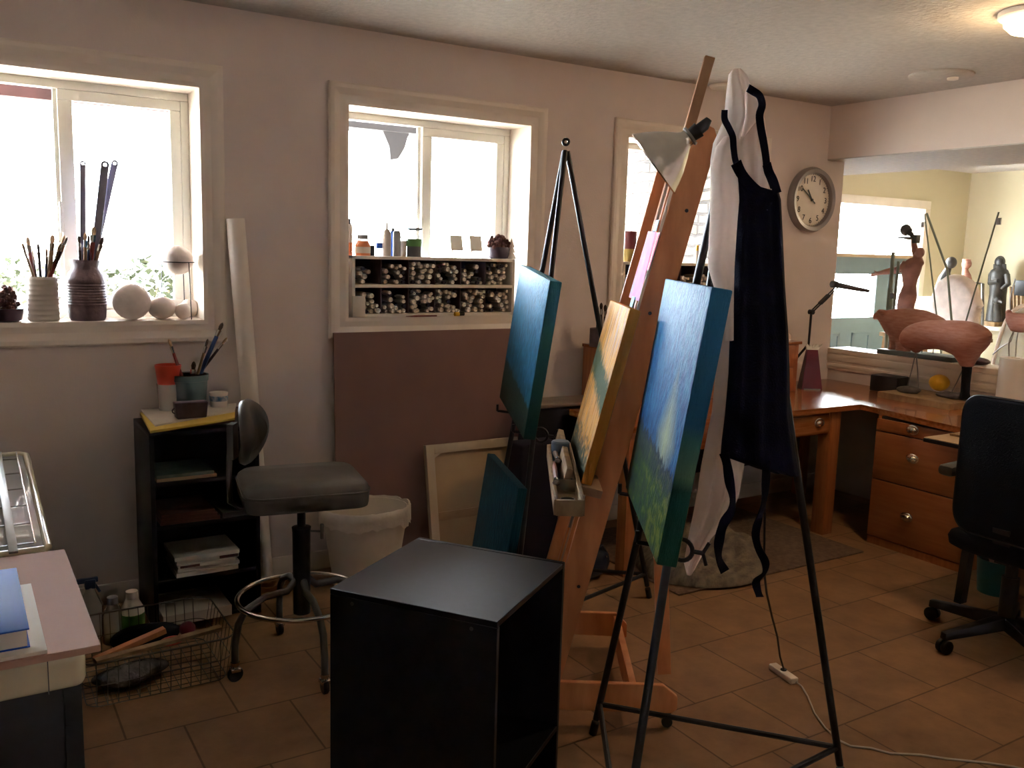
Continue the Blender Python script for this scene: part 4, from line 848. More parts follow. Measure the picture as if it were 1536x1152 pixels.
MB().hexa([p + X * -.07 + Z * -.02, p + X * .03 + Z * .035, p + X * .02 + Z * .055, p + X * -.075 + Z * .01] + [q + Nn * .01 * sgn for q in (p + X * -.07 + Z * -.02, p + X * .03 + Z * .035, p + X * .02 + Z * .055, p + X * -.075 + Z * .01)]).build('corner_fold', 'stretcher', t)
# ================================================================== BLACK CUBE SHELF
zt = .72
c = [V((.800, 2.125, 0)), V((1.079, 1.738, 0)), V((1.45, 2.017, 0)), V((1.182, 2.412, 0))]
t = thing('cube_shelf', 'black two-cube shelf unit with a bluish shine on top in the foreground', 'shelf unit', sum(c, V()) / 4)
ex = (c[1] - c[0] + c[2] - c[3]).normalized(); ey = V((-ex.y, ex.x, 0)); W_ = .475; o = sum(c, V()) / 4     # ex: towards the open right side... ey: away
hw, hd = .238, .238
def cs(a0, a1, b0, b1, z0, z1, nm, bev=.0015, mt='black'):
    return MB().obox(o + ex * (a0 + a1) / 2 + ey * (b0 + b1) / 2 + V((0, 0, (z0 + z1) / 2)), ex * (a1 - a0) / 2, ey * (b1 - b0) / 2, V((0, 0, (z1 - z0) / 2)), bev, 1).build(nm, mt, t)
th = .016
cs(-hw, hw, -hd, -hd + th, 0, zt - th, 'side_panel'); cs(-hw, hw, hd - th, hd, 0, zt, 'side_panel')
cs(-hw, hw, -hd, hd - th - .002, zt - th, zt, 'top_panel'); cs(-hw, hw, -hd + th, hd - th, .03, .03 + th, 'bottom_panel')
zs = Vp(833, 1085, o + ex * hw + ey * hd).z
cs(-hw + .006, hw, -hd + th, hd - th, zs - th, zs, 'shelf'); cs(-hw, -hw + .006, -hd + th, hd - th, .03, zt - th, 'back_panel')
for a in (-.17, .17): MB().lathe(cyl(.005, .005, 0, .0012), o + ex * a - ey * hd + V((0, 0, zt - .03)), 12, -ey).build('screw_cap', 'greyp', t)
# ================================================================== WOODEN STUDIO EASEL
Db = V((.84, -.54, 0)).normalized(); Wd = V((-Db.y, Db.x, 0)); P0 = V((1.690, 2.334, .155)); TH = radians(13.2)
UP = Db * sin(TH) + V((0, 0, 1)) * cos(TH); FN = Db * cos(TH) - V((0, 0, 1)) * sin(TH)     # up the mast; backwards through it
EW = .60; PD = .092
def E_(w, u, d=0): return P0 + Wd * w + UP * u + FN * d           # d=0 back edge of the posts, d=-PD front edge
t = thing('studio_easel', 'big reddish wooden studio easel leaning back, with clamp lamp and tray', 'easel', V((1.80, 2.40, 0)))
ut = (Pl(1080, 195, P0, Wd).z - P0.z) / UP.z
for w in (0, EW - .024):
    lo_ = -.06 if w == 0 else .035
    pts = [E_(w, lo_, -PD), E_(w, lo_, 0), E_(w, ut - .03, 0), E_(w, ut, -.02), E_(w, ut + .005, -.05), E_(w, ut - .02, -PD + .004)]
    MB().prism(pts, Wd * .024, .002).build('post', 'easel', t)
for u in (.10, .62, ut - .06): MB().obox(E_(EW / 2, u, -PD * .45), Wd * (EW / 2 - .024), UP * .035, FN * .011, .002).build('cross_rail', 'easel', t)
wm = EW * .47
um = (Pl(1068, 92, P0 + Wd * wm, Wd).z - P0.z) / UP.z
MB().bar(E_(wm, .05, -PD * .62), E_(wm, um, -PD * .62), .034, .028, Wd, .002).build('mast', 'easel2', t)
MB().bar(E_(wm, .45, -PD * .62 - .0165), E_(wm, ut - .05, -PD * .62 - .0165), .005, .016, FN).build('metal_track', 'steel', t)
MB().bar(E_(.012, .62, -PD - .001), E_(.012, ut - .06, -PD - .001), .010, .004, Wd).build('painted_edge_highlight', 'white', t)  # white strip imitates the highlight along the near post's front edge
for w in (wm - .06, wm + .06): MB().bar(E_(w, .0, -PD * .6), E_(w, ut - .1, -PD * .6), .045, .02, Wd, .002).build('guide_rail', 'easel', t)
# skids, cross boards, rear strut, casters
for w in (-.002, EW + .002):
    o = P0 + Wd * w; o.z = 0
    f, bk = (-.22, .40) if w < .1 else (-.02, .40)
    pts = [(f, .055), (bk - .02, .055), (bk, .07), (bk, .115), (bk - .05, .155), (f, .155)]
    if w > .1: pts = [(f, .06), (bk - .12, .06), (bk - .115, .055), (bk - .105, .055), (bk - .105, .11), (bk - .15, .155), (f, .155)]
    MB().prism([o + Db * a + V((0, 0, z)) for a, z in pts], Wd * .022, .002).build('skid', 'easel', t)
    for a in (f + .05, bk - .03):
        cpt = o + Db * (a if w < .1 or a < 0 else a - .12) + Wd * .011
        cc = MB().lathe(cyl(.010, .014, .036, .056), cpt, 12).build('caster', 'blackp', t)
        MB().lathe([(.001, -.008), (.017, -.008), (.019, -.005), (.019, .005), (.017, .008), (.001, .008)], cpt + V((0, 0, .0192)), 18, Wd).build('wheel', 'blackp', cc)
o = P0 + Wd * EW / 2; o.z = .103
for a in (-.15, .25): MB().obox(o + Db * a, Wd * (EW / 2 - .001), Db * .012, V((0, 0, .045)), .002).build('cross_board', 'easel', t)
MB().bar(V((2.16, 2.335, .075)), E_(EW / 2, 1.25, .01), .05, .022, Wd, .002).build('rear_strut', 'easel', t)
# knobs and paint marks on the near post
for x, y in ((1030, 316), (975, 470), (868, 880)):
    q = Pl(x, y, P0 - Wd * .0005, Wd); MB().lathe(cyl(.006, .005, 0, .002), q, 12, -Wd).build('screw', 'blackm', t)
# ledge carrying the small canvas
n_ = -FN
fc = {k: Pl(x, y, E_(0, 0, -PD) - FN * .05, FN) for k, (x, y) in dict(tl=(902, 467.5), tr=(929, 488), br=(884, 712), bl=(866, 660)).items()}
def canvas(corner, nrm, th, kind, label, name='painting', loc_cat='painting'):
    """corner tl,tr,br,bl of the painted face seen from its front; nrm points out of the face"""
    tl, tr, br, bl = corner; X = ((tr - tl) + (br - bl)) / 2; Z = ((tl - bl) + (tr - br)) / 2
    w, h = X.length, Z.length; x = X.normalized(); y = -nrm.normalized(); z = x.cross(y).normalized()
    if z.z < 0: z = -z
    y = z.cross(x).normalized()
    c0 = (tl + tr + bl + br) / 4
    b = MB().box((-w / 2, 0, -h / 2), (w / 2, th, h / 2), .004, 2)
    ob = b.build(name, M_paint[kind], loc=(0, 0, 0))
    mm = Matrix((x, y, z)).transposed().to_4x4(); mm.translation = c0; ob.matrix_world = mm
    print(label, 'w,h', round(w, 3), round(h, 3)); tag(ob, label, loc_cat); return ob, (x, y, z, w, h, c0)
M_paint = {k: painting('painted_canvas_' + k, k) for k in ('sky', 'dusk', 'teal', 'orange')}
_, (cx, cy, cz, cw, ch, c0) = canvas([fc['tl'], fc['tr'], fc['br'], fc['bl']], -FN, .035, 'orange', 'small golden landscape canvas with orange edges on the wooden easel')
lb = c0 - cz * (ch / 2 + .014)
MB().obox(lb - cy * .0 + cy * .02, cx * .33, cy * .05, cz * .013, .002).build('canvas_ledge', 'easel2', t)
MB().obox(lb - cy * .045 + cz * .022, cx * .33, cy * .010, cz * .032, .002).build('ledge_lip', 'tray', t)
# tray of tools in front of the ledge
zt_ = lb.z - .03
tr4 = [Zp(*q, zt_) for q in ((824, 672), (836, 752), (876, 750), (853, 668))]
t2 = thing('tool_tray', 'wooden tray of brushes, lids and tools fixed in front of the small golden canvas', 'tray', sum(tr4, V()) / 4 - V((0, 0, .0)))
ty = cx; tx = -cy; tx.z = 0; tx.normalize(); tc = lb - cy * .135 - V((0, 0, .035)); tw, td, th_ = .31, .085, .045
q4 = [Zp(*q, tc.z + .045) for q in ((824, 669), (834, 751), (875, 749), (853, 665))]
ty = ((q4[1] - q4[0]) + (q4[2] - q4[3])).normalized(); tx = V((ty.y, -ty.x, 0)); tx = tx if tx.dot(q4[2] - q4[1]) < 0 else -tx; cc4 = sum(q4, V()) / 4; tc = V((cc4.x, cc4.y, tc.z)); tw = ((q4[1] - q4[0]).length + (q4[2] - q4[3]).length) / 4; td = abs((q4[2] - q4[1]).dot(tx) + (q4[3] - q4[0]).dot(tx)) / 4; print('tray', tw, td)
for s in (-1, 1):
    MB().obox(tc + tx * s * td + V((0, 0, th_ / 2)), ty * tw, tx * .006, V((0, 0, th_ / 2)), .001).build('side_rail', 'tray', t2)
    MB().obox(tc + ty * s * tw + V((0, 0, th_ / 2)), ty * .006, tx * td, V((0, 0, th_ / 2)), .001).build('end_rail', 'tray', t2)
MB().obox(tc + V((0, 0, .003)), ty * tw, tx * td, V((0, 0, .003))).build('bottom', 'tray', t2)
for s in (-.33, .33): MB().obox(tc + ty * s * tw + V((0, 0, th_ / 2)), ty * .004, tx * td, V((0, 0, th_ / 2 - .004))).build('divider', 'tray', t2)
zz = tc.z + .006
def lid(a, d, r, mt, lab, h=.014): 
    q = tc + ty * a + tx * d; q.z = zz; return tag(MB().lathe([(.001, 0), (r, 0), (r, h), (r * .85, h), (r * .8, h * .4), (.001, h * .4)], q, 22).build('metal_dish', mt), lab, 'dish')
lid(tw * .72, .0, td * .62, 'steel', 'shiny metal lid at the near end of the tool tray'); lid(tw * .22, -td * .2, td * .6, 'bronze', 'dark round tin in the middle of the tool tray', .025); lid(tw * -.1, td * .45, td * .4, 'steel', 'small grey lid beside the dark tin in the tool tray')
q = tc + ty * -tw * .72; q.z = zz; tag(MB().lathe([(.001, 0), (.032, 0), (.032, .07), (.027, .075), (.001, .075)], q, 22).build('plastic_cup', mat('dull_blue_plastic', (.10, .15, .22), .4)), 'dull blue cup at the far end of the tool tray', 'cup')
for i, (a, e, d0, d1, hd, lab) in enumerate(((-.30, -.08, .05, .03, 'handle4', 'tan brush lying lengthwise in the tool tray'), (-.17, .10, -.055, -.02, 'handle1', 'dark brush lying along the tray edge'), (-.10, .20, .065, .075, 'handle2', 'red-handled brush along the front rail of the tray'))):
    A_, B_ = tc + ty * a + tx * td * d0 / .09, tc + ty * e + tx * td * d1 / .09; A_.z = zz + .035; B_.z = zz + .04; brush(A_, B_, lab, 'brushes in the tool tray', hd, 'bristled', .005)
# pink paper strip and blue tape clipped on the mast
pk = [Pl(x, y, E_(0, 0, -PD) - FN * .004, FN) for x, y in ((973, 347), (984, 348), (959, 452), (944, 446))]
M['pink'] = mat('pink_paper', (.62, .09, .30), .7, col2=(.30, .18, .45), vscale=9)
tt = thing('paper_strip', 'bright pink and violet paper strip taped to the wooden easel', 'paper', (pk[2] + pk[3]) / 2)
MB().prism(pk, -FN * .002).build('strip', 'pink', tt)
MB().prism([lerp(pk[0], pk[3], .02), pk[1] + (pk[1] - pk[0]) * .55, lerp(pk[1], pk[2], .55) + (pk[1] - pk[0]) * .25, lerp(pk[1], pk[2], .55)], -FN * .001).build('red_backing', mat('magenta_paper', (.55, .03, .10), .7), tt)
for c_, s in ((lerp(pk[0], pk[1], .9) + UP * .02, 1), (lerp(pk[2], pk[3], .5) - UP * .01, 1)): MB().obox(c_ - FN * .003, Wd * .04, UP * .018, FN * .0012).build('tape', mat('blue_tape', (.20, .50, .75), .6), tt)
# clamp lamp
A0, A1 = V((0, 0, 0)), V((0, 0, 0))
LC = E_(EW * .30, ut + .01, -PD - .20)                            # middle of the reflector rim, before the mast
LC = Pl(981, 246, P0 - Wd * .09, Wd)
sock = Pl(1050, 193, LC, (LC - EYE).normalized())
ax = (sock - LC).normalized(); kk = ppm(LC); R_ = 54 / kk
t3 = thing('clamp_lamp', 'aluminium reflector lamp clamped near the top of the wooden easel', 'lamp', LC)
L_ = (sock - LC).length
MB().lathe([(R_ * 1.0, -.004), (R_ * 1.03, 0), (R_ * 1.0, .004), (R_ * .90, L_ * .14), (R_ * .70, L_ * .34), (R_ * .48, L_ * .52), (R_ * .30, L_ * .64), (R_ * .24, L_ * .70), (R_ * .24, L_ * .80), (R_ * .2, L_ * .80), (R_ * .2, L_ * .70), (R_ * .27, L_ * .63), (R_ * .45, L_ * .51), (R_ * .67, L_ * .33), (R_ * .87, L_ * .13), (R_ * .98, -.003), (R_ * 1.0, -.004)], LC, 44, ax, cap=False).build('reflector', 'alu', t3)
MB().lathe(cyl(R_ * .18, R_ * .22, L_ * .78, L_ * .98), LC, 20, ax).build('socket', 'blackp', t3)
MB().lathe([(R_ * .27, L_ * .76), (R_ * .29, L_ * .78), (R_ * .27, L_ * .82)], LC, 20, ax).build('collar', 'steel', t3)
MB().lathe([(.001, L_ * .3), (.02, L_ * .32), (.028, L_ * .40), (.022, L_ * .52), (.013, L_ * .62), (.013, L_ * .74), (.001, L_ * .74)], LC, 18, ax).build('bulb', 'clear', t3)
hx = LC + ax * L_ * .98
MB().tube([hx - ax * .03, hx + ax * .02, hx + ax * .035 + V((.0, .0, .008))], [.018, .017, .01], 10).build('switch_body', 'blackp', t3)
cp = E_(.03, ut - .04, -PD)
MB().bar(hx - ax * .01, cp, .016, .008).build('clamp', 'blackm', t3)
# ================================================================== METAL TRIPOD EASELS
AP1 = V((1.80, 1.78, 2.035)); F1 = {'A': V((1.758, 2.201, .12)), 'B': V((1.342, 1.564, .12)), 'R': V((2.239, 1.634, .12))}
def foot(q, ap): d = (q - ap); return ap + d * (ap.z / (ap.z - q.z))
def tripod(label, ap, fs, ring_at):
    t = thing('tripod_easel', label, 'easel', V((ap.x, ap.y, 0)), 'black metal tripod easels')
    for k in 'ABR': MB().tube([ap + (foot(fs[k], ap) - ap) * s for s in (.015, .97)] , .0115, 10).build('leg', 'blackm', t); f = foot(fs[k], ap); q = f + (ap - f).normalized() * .05; MB().tube([V((f.x, f.y, .003)), q], .0135, 10).build('rubber_foot', 'blackp', t)
    for a, c_ in ('AR', 'BR', 'AB'): MB().tube([fs[a], fs[c_]], .009, 8).build('brace', 'blackm', t)
    b = MB().tube(circ(ap + V((0, 0, .006)), .012, 16, ax=RX, ay=V((0, 0, 1))), .006, 8, closed=True); b.build('top_ring', 'blackm', t)
    return t
te1 = tripod('black metal tripod easel in front, draped with shirt and apron', AP1, F1, 0)
def rot2(v, a): a = radians(a); return V((v[0] * cos(a) - v[1] * sin(a), v[0] * sin(a) + v[1] * cos(a), 0))
C2 = V((2.21, 3.16, 0)); AP2 = C2 + V((0, 0, 2.045)); F2 = {k: C2 + rot2(v, 10) + V((0, 0, .12)) for k, v in dict(A=(-.022, .401), B=(-.438, -.236), R=(.459, -.166)).items()}
te2 = tripod('black metal tripod easel behind, with its bare tip against the wall', AP2, F2, 0)
def holder(te, ap, fs, corner, nrm, y, z):
    """ring-shaped pegs on the two front legs that carry the canvas"""
    for k in 'AB':
        f = foot(fs[k], ap); hz = min(corner[2].z, corner[3].z) - .020; p = ap + (f - ap) * ((ap.z - hz) / ap.z)
        b = MB().tube([p - nrm * -.0, p + nrm * .085], .006, 8); b.tube([p + nrm * .085, p + nrm * .085 + V((0, 0, .03))], .006, 8)
        s = (fs['B'] - fs['A']).normalized()
        b.tube(circ(p - nrm * .03, .028, 20, ax=nrm, ay=(V((0, 0, 1)))), .006, 8, closed=True)
        b.tube([p - nrm * .055, p - nrm * .085 + V((0, 0, .0))], .006, 8); b.tube([p - nrm * .085, p - nrm * .10 + V((0, 0, .03))], .005, 8); b.tube([p - nrm * .085, p - nrm * .095 - V((0, 0, .03))], .005, 8)
        b.build('canvas_peg', 'blackm', te)
for te, ap, fs, px, kind, lab in ((te1, AP1, F1, [(998, 415), (1068, 434), (984, 842), (938, 735)], 'sky', 'large blue sky and dark hill painting on the front metal easel'), (te2, AP2, F2, [(784.6, 397), (823.7, 424), (786, 656), (746, 593.5)], 'dusk', 'blue-green dusk painting on the metal easel nearer the wall')):
    n = (fs['B'] - fs['A']).cross(ap - fs['A']).normalized()
    if n.x > 0: n = -n
    cor = [Pl(x, y, ap + n * .068, n) for x, y in px]
    canvas(cor, n, .048, kind, lab); holder(te, ap, fs, cor, n, 0, 0)
# small teal canvas on the floor leaning on the black case
n = V((-.85, .45, .2)).normalized()
z_ = .73; tl, tr = Zp(728, 676, z_), Zp(778, 732, z_); tl = tr + (tl - tr).normalized() * .58
xx = (tr - tl).normalized(); nn = xx.cross(V((0, 0, 1))); nn = nn if nn.x < 0 else -nn
dn = (V((0, 0, -1)) + nn * .14).normalized() * .73
nrm = (nn + V((0, 0, .14))).normalized()
canvas([tl, tr, tr + dn, tl + dn], nrm, .035, 'teal', 'small dark teal canvas standing on the floor behind the black cube shelf')
# ================================================================== BLACK CASE, CABINET, RED CRATE
tag(MB().box((2.36, 3.66, 0), (2.60, 3.80, .645), .012, 3).build('portfolio_case', mat('dark_plum_case', (.012, .009, .018), .7, spec=.2)), 'tall dark case standing under the dusk painting', 'case')
cab = thing('side_cabinet', 'low dark cabinet against the wall left of the desk', 'cabinet', V((2.64, 3.95, 0)))
MB().box((2.58, 3.86, 0), (2.98, 4.04, .785), .003).build('body', mat('near_black_cabinet', (.012, .010, .016), .7, spec=.2), cab); MB().box((2.57, 3.84, .785), (3.0, 4.045, .805), .004).build('top', mat('brown_grey_top', (.17, .125, .10), .4, var=.1), cab)
P = Zp(873, 588, .805); P.y = min(P.y, 4.0); P = V((P.x, P.y, .805))
tag(MB().lathe([(.001, 0), (.035, 0), (.04, .02), (.032, .05), (.001, .055)], P, 20).build('small_dish', 'slate'), 'small dark lidded dish at the back of the low cabinet', 'dish')
# crate of canvases behind the wooden easel
cr0 = V((2.72, 3.30, 0))
t4 = thing('red_crate', 'red slatted crate on the floor behind the wooden easel', 'crate', V((2.75, 3.70, 0)))
for i in range(5): MB().box((2.605, 3.61, .02 + i * .045), (2.77, 3.80, .052 + i * .045), .002).build('slat', 'red', t4)
for x in (2.61, 2.74): MB().box((x, 3.595, 0), (x + .02, 3.61, .24), .001).build('corner_post', 'darkred', t4)
for i, (z0, mt, lab) in enumerate(((.245, 'raw', 'lower of two bare wooden boards on the red crate'), (.285, 'tray', 'upper of two bare wooden boards on the red crate'))): tag(MB().box((2.605, 3.60 - i * .01, z0), (2.80 + i * .03, 3.81, z0 + .03), .002).build('wooden_board', mt), lab, 'board')
# ================================================================== SHIRT AND APRON HUNG ON THE FRONT EASEL
VU = V((0, 0, 1)); HX = V((RX.x, RX.y, 0)).normalized(); HF = V((FX.x, FX.y, 0)).normalized()
def cloth(name, mt, rows, depth0, half, label=None, cat=None, parent=None, seed=0, fold=.012, nf=7, n=64):
    """hanging cloth: (photo y, left x, right x) rows at the easel's tip, closed oval sections with vertical folds"""
    rnd = random.Random(seed); ph = [rnd.uniform(0, 6) for _ in range(4)]; base = AP1 + HF * depth0; rings = []
    R_ = []
    for a, c_ in zip(rows, rows[1:]):
        for i in range(5): R_.append([lerp(a[k], c_[k], i / 5) for k in range(len(a))])
    R_.append(list(rows[-1]))
    for r_ in R_:
        y, xl, xr = r_[:3]; dy = r_[3] if len(r_) > 3 else 0; hh = r_[4] if len(r_) > 4 else half; base = AP1 + HF * (r_[5] if len(r_) > 5 else depth0)
        a, c_ = Pl(xl, y, base, HF), Pl(xr, y + dy, base, HF); m_ = (a + c_) / 2; w = (c_ - a) / 2; wl_ = w.length
        ring = []
        for i in range(n):
            q = 2 * pi * i / n; f = fold * min(1, wl_ / .06) * (sin(nf * q + ph[0] + y * .006) * .6 + sin((nf + 4) * q + ph[1] - y * .004) * .4)
            ring.append(m_ + w * cos(q) * (1 + 0 * f) + HF * sin(q) * (hh + f) + w.normalized() * f * .25 * abs(sin(q)))
        rings.append(ring)
    return MB().loft(rings).build(name, mt, parent, ang=75)
sh = cloth('white_shirt', 'cloth', [(104, 1099, 1112, 0, .012), (112, 1093, 1119, 0, .022), (140, 1090, 1130, 0, .04), (180, 1086, 1146, 0, .055), (215, 1070, 1150, 0, .05), (240, 1066, 1152, 0, .055), (300, 1066, 1150, 0, .06), (380, 1064, 1140, 0, .06), (440, 1078, 1140, 0, .06), (520, 1078, 1138, 0, .055), (620, 1068, 1122, 0, .05), (700, 1052, 1115, 0, .05), (740, 1046, 1108, 0, .045), (772, 1040, 1096, 0, .04), (800, 1034, 1066, 6, .035), (845, 1026, 1042, 8, .02), (862, 1030, 1037, 0, .008)], .0, .05, seed=3, fold=.012)
tag(sh, 'white shirt hung over the tip of the front metal easel, under the apron', 'shirt')
b = None
slv = cloth('sleeve', 'cloth', [(205, 1086, 1098, 0, .012, -.05), (220, 1074, 1102, 0, .022, -.07), (255, 1066, 1106, 0, .03, -.10), (300, 1067, 1108, 0, .034, -.12), (350, 1064, 1104, 0, .036, -.15), (400, 1062, 1101, 0, .036, -.17), (440, 1074, 1100, 0, .03, -.18), (510, 1076, 1100, 0, .025, -.18)], -.055, .03, parent=sh, seed=8, fold=.006, nf=4, n=40)
cloth('collar', 'cloth', [(132, 1120, 1127, 0, .006), (140, 1118, 1136, 2, .012), (152, 1117, 1141, 3, .016), (164, 1118, 1143, 4, .016), (176, 1118, 1138, 2, .014), (190, 1115, 1128, 0, .012), (206, 1112, 1116, 0, .006)], -.075, .014, parent=sh, seed=12, fold=.004, nf=3, n=32)
apr = thing('apron', 'long navy apron hanging over the white shirt on the front metal easel', 'apron', V((1.85, 1.80, .5)))
cloth('apron_body', 'navy', [(252, 1098, 1106, 0, .02), (275, 1100, 1120, 0, .025), (288, 1100, 1168, 0, .03), (300, 1100, 1171, 0, .04), (360, 1098, 1174, 0, .045), (430, 1096, 1177, 0, .05), (500, 1095, 1182, 0, .05), (560, 1093, 1184, 0, .05), (620, 1088, 1184, 0, .05), (660, 1083, 1190, 0, .05), (682, 1081, 1197, 24, .045), (700, 1130, 1198, 14, .03)], -.10, .04, parent=apr, seed=5, fold=.008)
def strap(name, pts, w, dd=-.14, mt='navy'):
    base = AP1 + HF * dd; P_ = [Pl(x, y, base, HF) + HF * (sin(i * 1.7) * .008) for i, (x, y) in enumerate(pts)]
    Q_ = []
    for i in range(len(P_) - 1):
        p0, p1, p2, p3 = P_[max(i - 1, 0)], P_[i], P_[i + 1], P_[min(i + 2, len(P_) - 1)]
        for k_ in range(4): s_ = k_ / 4; Q_.append(.5 * (2 * p1 + (p2 - p0) * s_ + (2 * p0 - 5 * p1 + 4 * p2 - p3) * s_ ** 2 + (3 * p1 - p0 - 3 * p2 + p3) * s_ ** 3))
    P_ = Q_ + [P_[-1]]
    b = MB(); rings = []
    for i, p in enumerate(P_):
        tn = (P_[min(i + 1, len(P_) - 1)] - P_[max(i - 1, 0)]).normalized(); s = tn.cross(HF).normalized(); tw = .9 * sin(i * .33 + len(pts)) * (.9 if name == 'tie' else .3)
        s = s * cos(tw) + HF * sin(tw); e = tn.cross(s); rings.append([p + s * w / 2 + e * .0015, p - s * w / 2 + e * .0015, p - s * w / 2 - e * .0015, p + s * w / 2 - e * .0015])
    return b.loft(rings).build(name, mt, apr, ang=75)
strap('neck_strap', [(1087, 165), (1088, 178), (1093, 192), (1098, 206), (1101, 222), (1104, 240), (1108, 254), (1112, 264)], .016)
strap('neck_strap', [(1122, 132), (1131, 136), (1139, 144), (1142, 158), (1140, 172), (1142, 190), (1144, 212), (1148, 236), (1152, 254), (1156, 266), (1160, 282)], .019)
strap('bib_edge', [(1104, 244), (1112, 258), (1122, 274), (1134, 287), (1150, 293), (1164, 294)], .028, -.145)
strap('bib_edge', [(1150, 246), (1155, 258), (1160, 272), (1165, 290)], .022, -.145)
strap('tie', [(1086, 680), (1092, 700), (1094, 722), (1098, 745), (1097, 768), (1087, 785), (1080, 800), (1077, 820), (1080, 842), (1088, 858)], .026)
strap('tie', [(1150, 690), (1150, 720), (1146, 750), (1138, 775), (1134, 800), (1138, 822), (1147, 842), (1146, 858), (1136, 872), (1136, 884), (1139, 894)], .022)
# ================================================================== CORD AND PLUG
q0 = Zp(1175, 1010, .012)
pd = (Zp(1192, 1024, .012) - Zp(1158, 1000, .012)); pd.z = 0; pl_ = pd.length / 2; pd.normalize(); ps = V((-pd.y, pd.x, 0))
t5 = thing('extension_socket', 'white extension cord socket lying on the tile floor', 'extension cord', V((q0.x, q0.y, 0)))
MB().obox(V((q0.x, q0.y, .012)), pd * pl_, ps * .018, V((0, 0, .012)), .005, 3).build('socket_block', 'white', t5)
cp_ = [Zp(x, y, .004) for x, y in ((1194, 1026), (1203, 1030), (1212, 1045), (1222, 1070), (1238, 1092), (1258, 1110), (1276, 1119), (1306, 1122), (1336, 1130), (1380, 1132), (1420, 1138), (1480, 1144), (1520, 1150), (1560, 1160), (1620, 1175))]
cp_[0].z = .012
MB().tube(cp_, .0035, 7).build('cord', 'creamp', t5)
cb_ = [Vp(1146, 855, (2.0, 1.75, 0)), Vp(1150, 890, (2.10, 1.83, 0)), Vp(1158, 925, (2.25, 1.92, 0)), Vp(1166, 955, (2.42, 2.05, 0)), Vp(1170, 985, (2.58, 2.17, 0)), V((q0.x, q0.y, .03)) + ps * .0]
cb_ = [Vp(1148, 700, (1.96, 1.84, 0))] + cb_
tag(MB().tube(cb_, .0035, 7).tube([cb_[-1] + V((0, 0, .0)), V((q0.x, q0.y, .026))], .012, 8).build('lamp_cord', 'blackp'), 'black cord hanging from behind the apron down to the white socket', 'cord')
# ================================================================== FLOOR: RUG, BLANKET, BAG
tag(MB().box((2.86, 3.02, .0005), (4.22, 4.0, .010), .003).build('floor_rug', 'rug'), 'flat brown rug on the tiles in front of the desk', 'rug')
b = MB(); nx, ny = 46, 30; rnd = random.Random(4); bumps = [(rnd.uniform(.1, .9), rnd.uniform(.1, .9), rnd.uniform(.10, .22), rnd.uniform(.03, .09)) for _ in range(16)]
o = V((2.87, 2.95, .012)); ux, uy = V((.74, .0, 0)), V((.0, .62, 0)); top, bot = [], []
for j in range(ny + 1):
    tr_, br_ = [], []
    for i in range(nx + 1):
        u, v = i / nx, j / ny; rr = min(1, math.hypot((u - .5) * 2, (v - .5) * 2)); e = max(0, 1 - rr ** 3)
        uu = .5 + (u - .5) * (1 if abs(u - .5) < .001 else min(1, .98 / max(.001, math.hypot((u - .5) * 2, (v - .5) * 2)) if math.hypot((u - .5) * 2, (v - .5) * 2) > .98 else 1)); vv = .5 + (v - .5) * (min(1, .98 / max(.001, math.hypot((u - .5) * 2, (v - .5) * 2))) if math.hypot((u - .5) * 2, (v - .5) * 2) > .98 else 1)
        h = (.13 * math.sqrt(e) if e > 0 else 0) * (.8 + .35 * sin(9 * u + 5 * v)) + sum(a * math.exp(-(((u - cx_) ** 2 + (v - cy_) ** 2) / s ** 2)) for cx_, cy_, s, a in bumps) * .5 * e + .012 * e * sin(40 * (u + .4 * v) + 5 * sin(7 * v))
        p = o + ux * uu + uy * vv; tr_.append(b.bm.verts.new((p.x, p.y, .0135 + max(0, h)))); br_.append(b.bm.verts.new((p.x, p.y, .0125)))
    top.append(tr_); bot.append(br_)
for j in range(ny):
    for i in range(nx): b.face([top[j][i], top[j][i + 1], top[j + 1][i + 1], top[j + 1][i]]); b.face([bot[j][i], bot[j + 1][i], bot[j + 1][i + 1], bot[j][i + 1]])
ed = lambda g: [g[0][i] for i in range(nx)] + [g[j][nx] for j in range(ny)] + [g[ny][i] for i in range(nx, 0, -1)] + [g[j][0] for j in range(ny, 0, -1)]
e, f = ed(top), ed(bot)
for i in range(len(e)): b.face([e[i], f[i], f[(i + 1) % len(f)], e[(i + 1) % len(e)]])
tag(b.build('blanket', 'blanket', ang=80), 'crumpled patterned brown and cream blanket heaped on the rug', 'blanket')
P = V((2.62, 3.42, 0))
t6 = thing('shoulder_bag', 'rounded dark navy bag on the floor behind the wooden easel', 'bag', P)
MB().ball(P + V((0, 0, .085)), (.115, .085, .085), 28, 16).build('body', 'jean', t6); MB().tube([P + V((-.10, -.02, .10)), P + V((-.06, -.05, .165)), P + V((.04, -.05, .175)), P + V((.10, -.02, .11))], .008, 8).build('strap', 'jean', t6)
for s in (-.03, .05): MB().lathe(cyl(.006, .005, 0, .006), P + V((s, -.075, .125)), 12, (0, -1, .3)).build('buckle', 'chrome', t6)
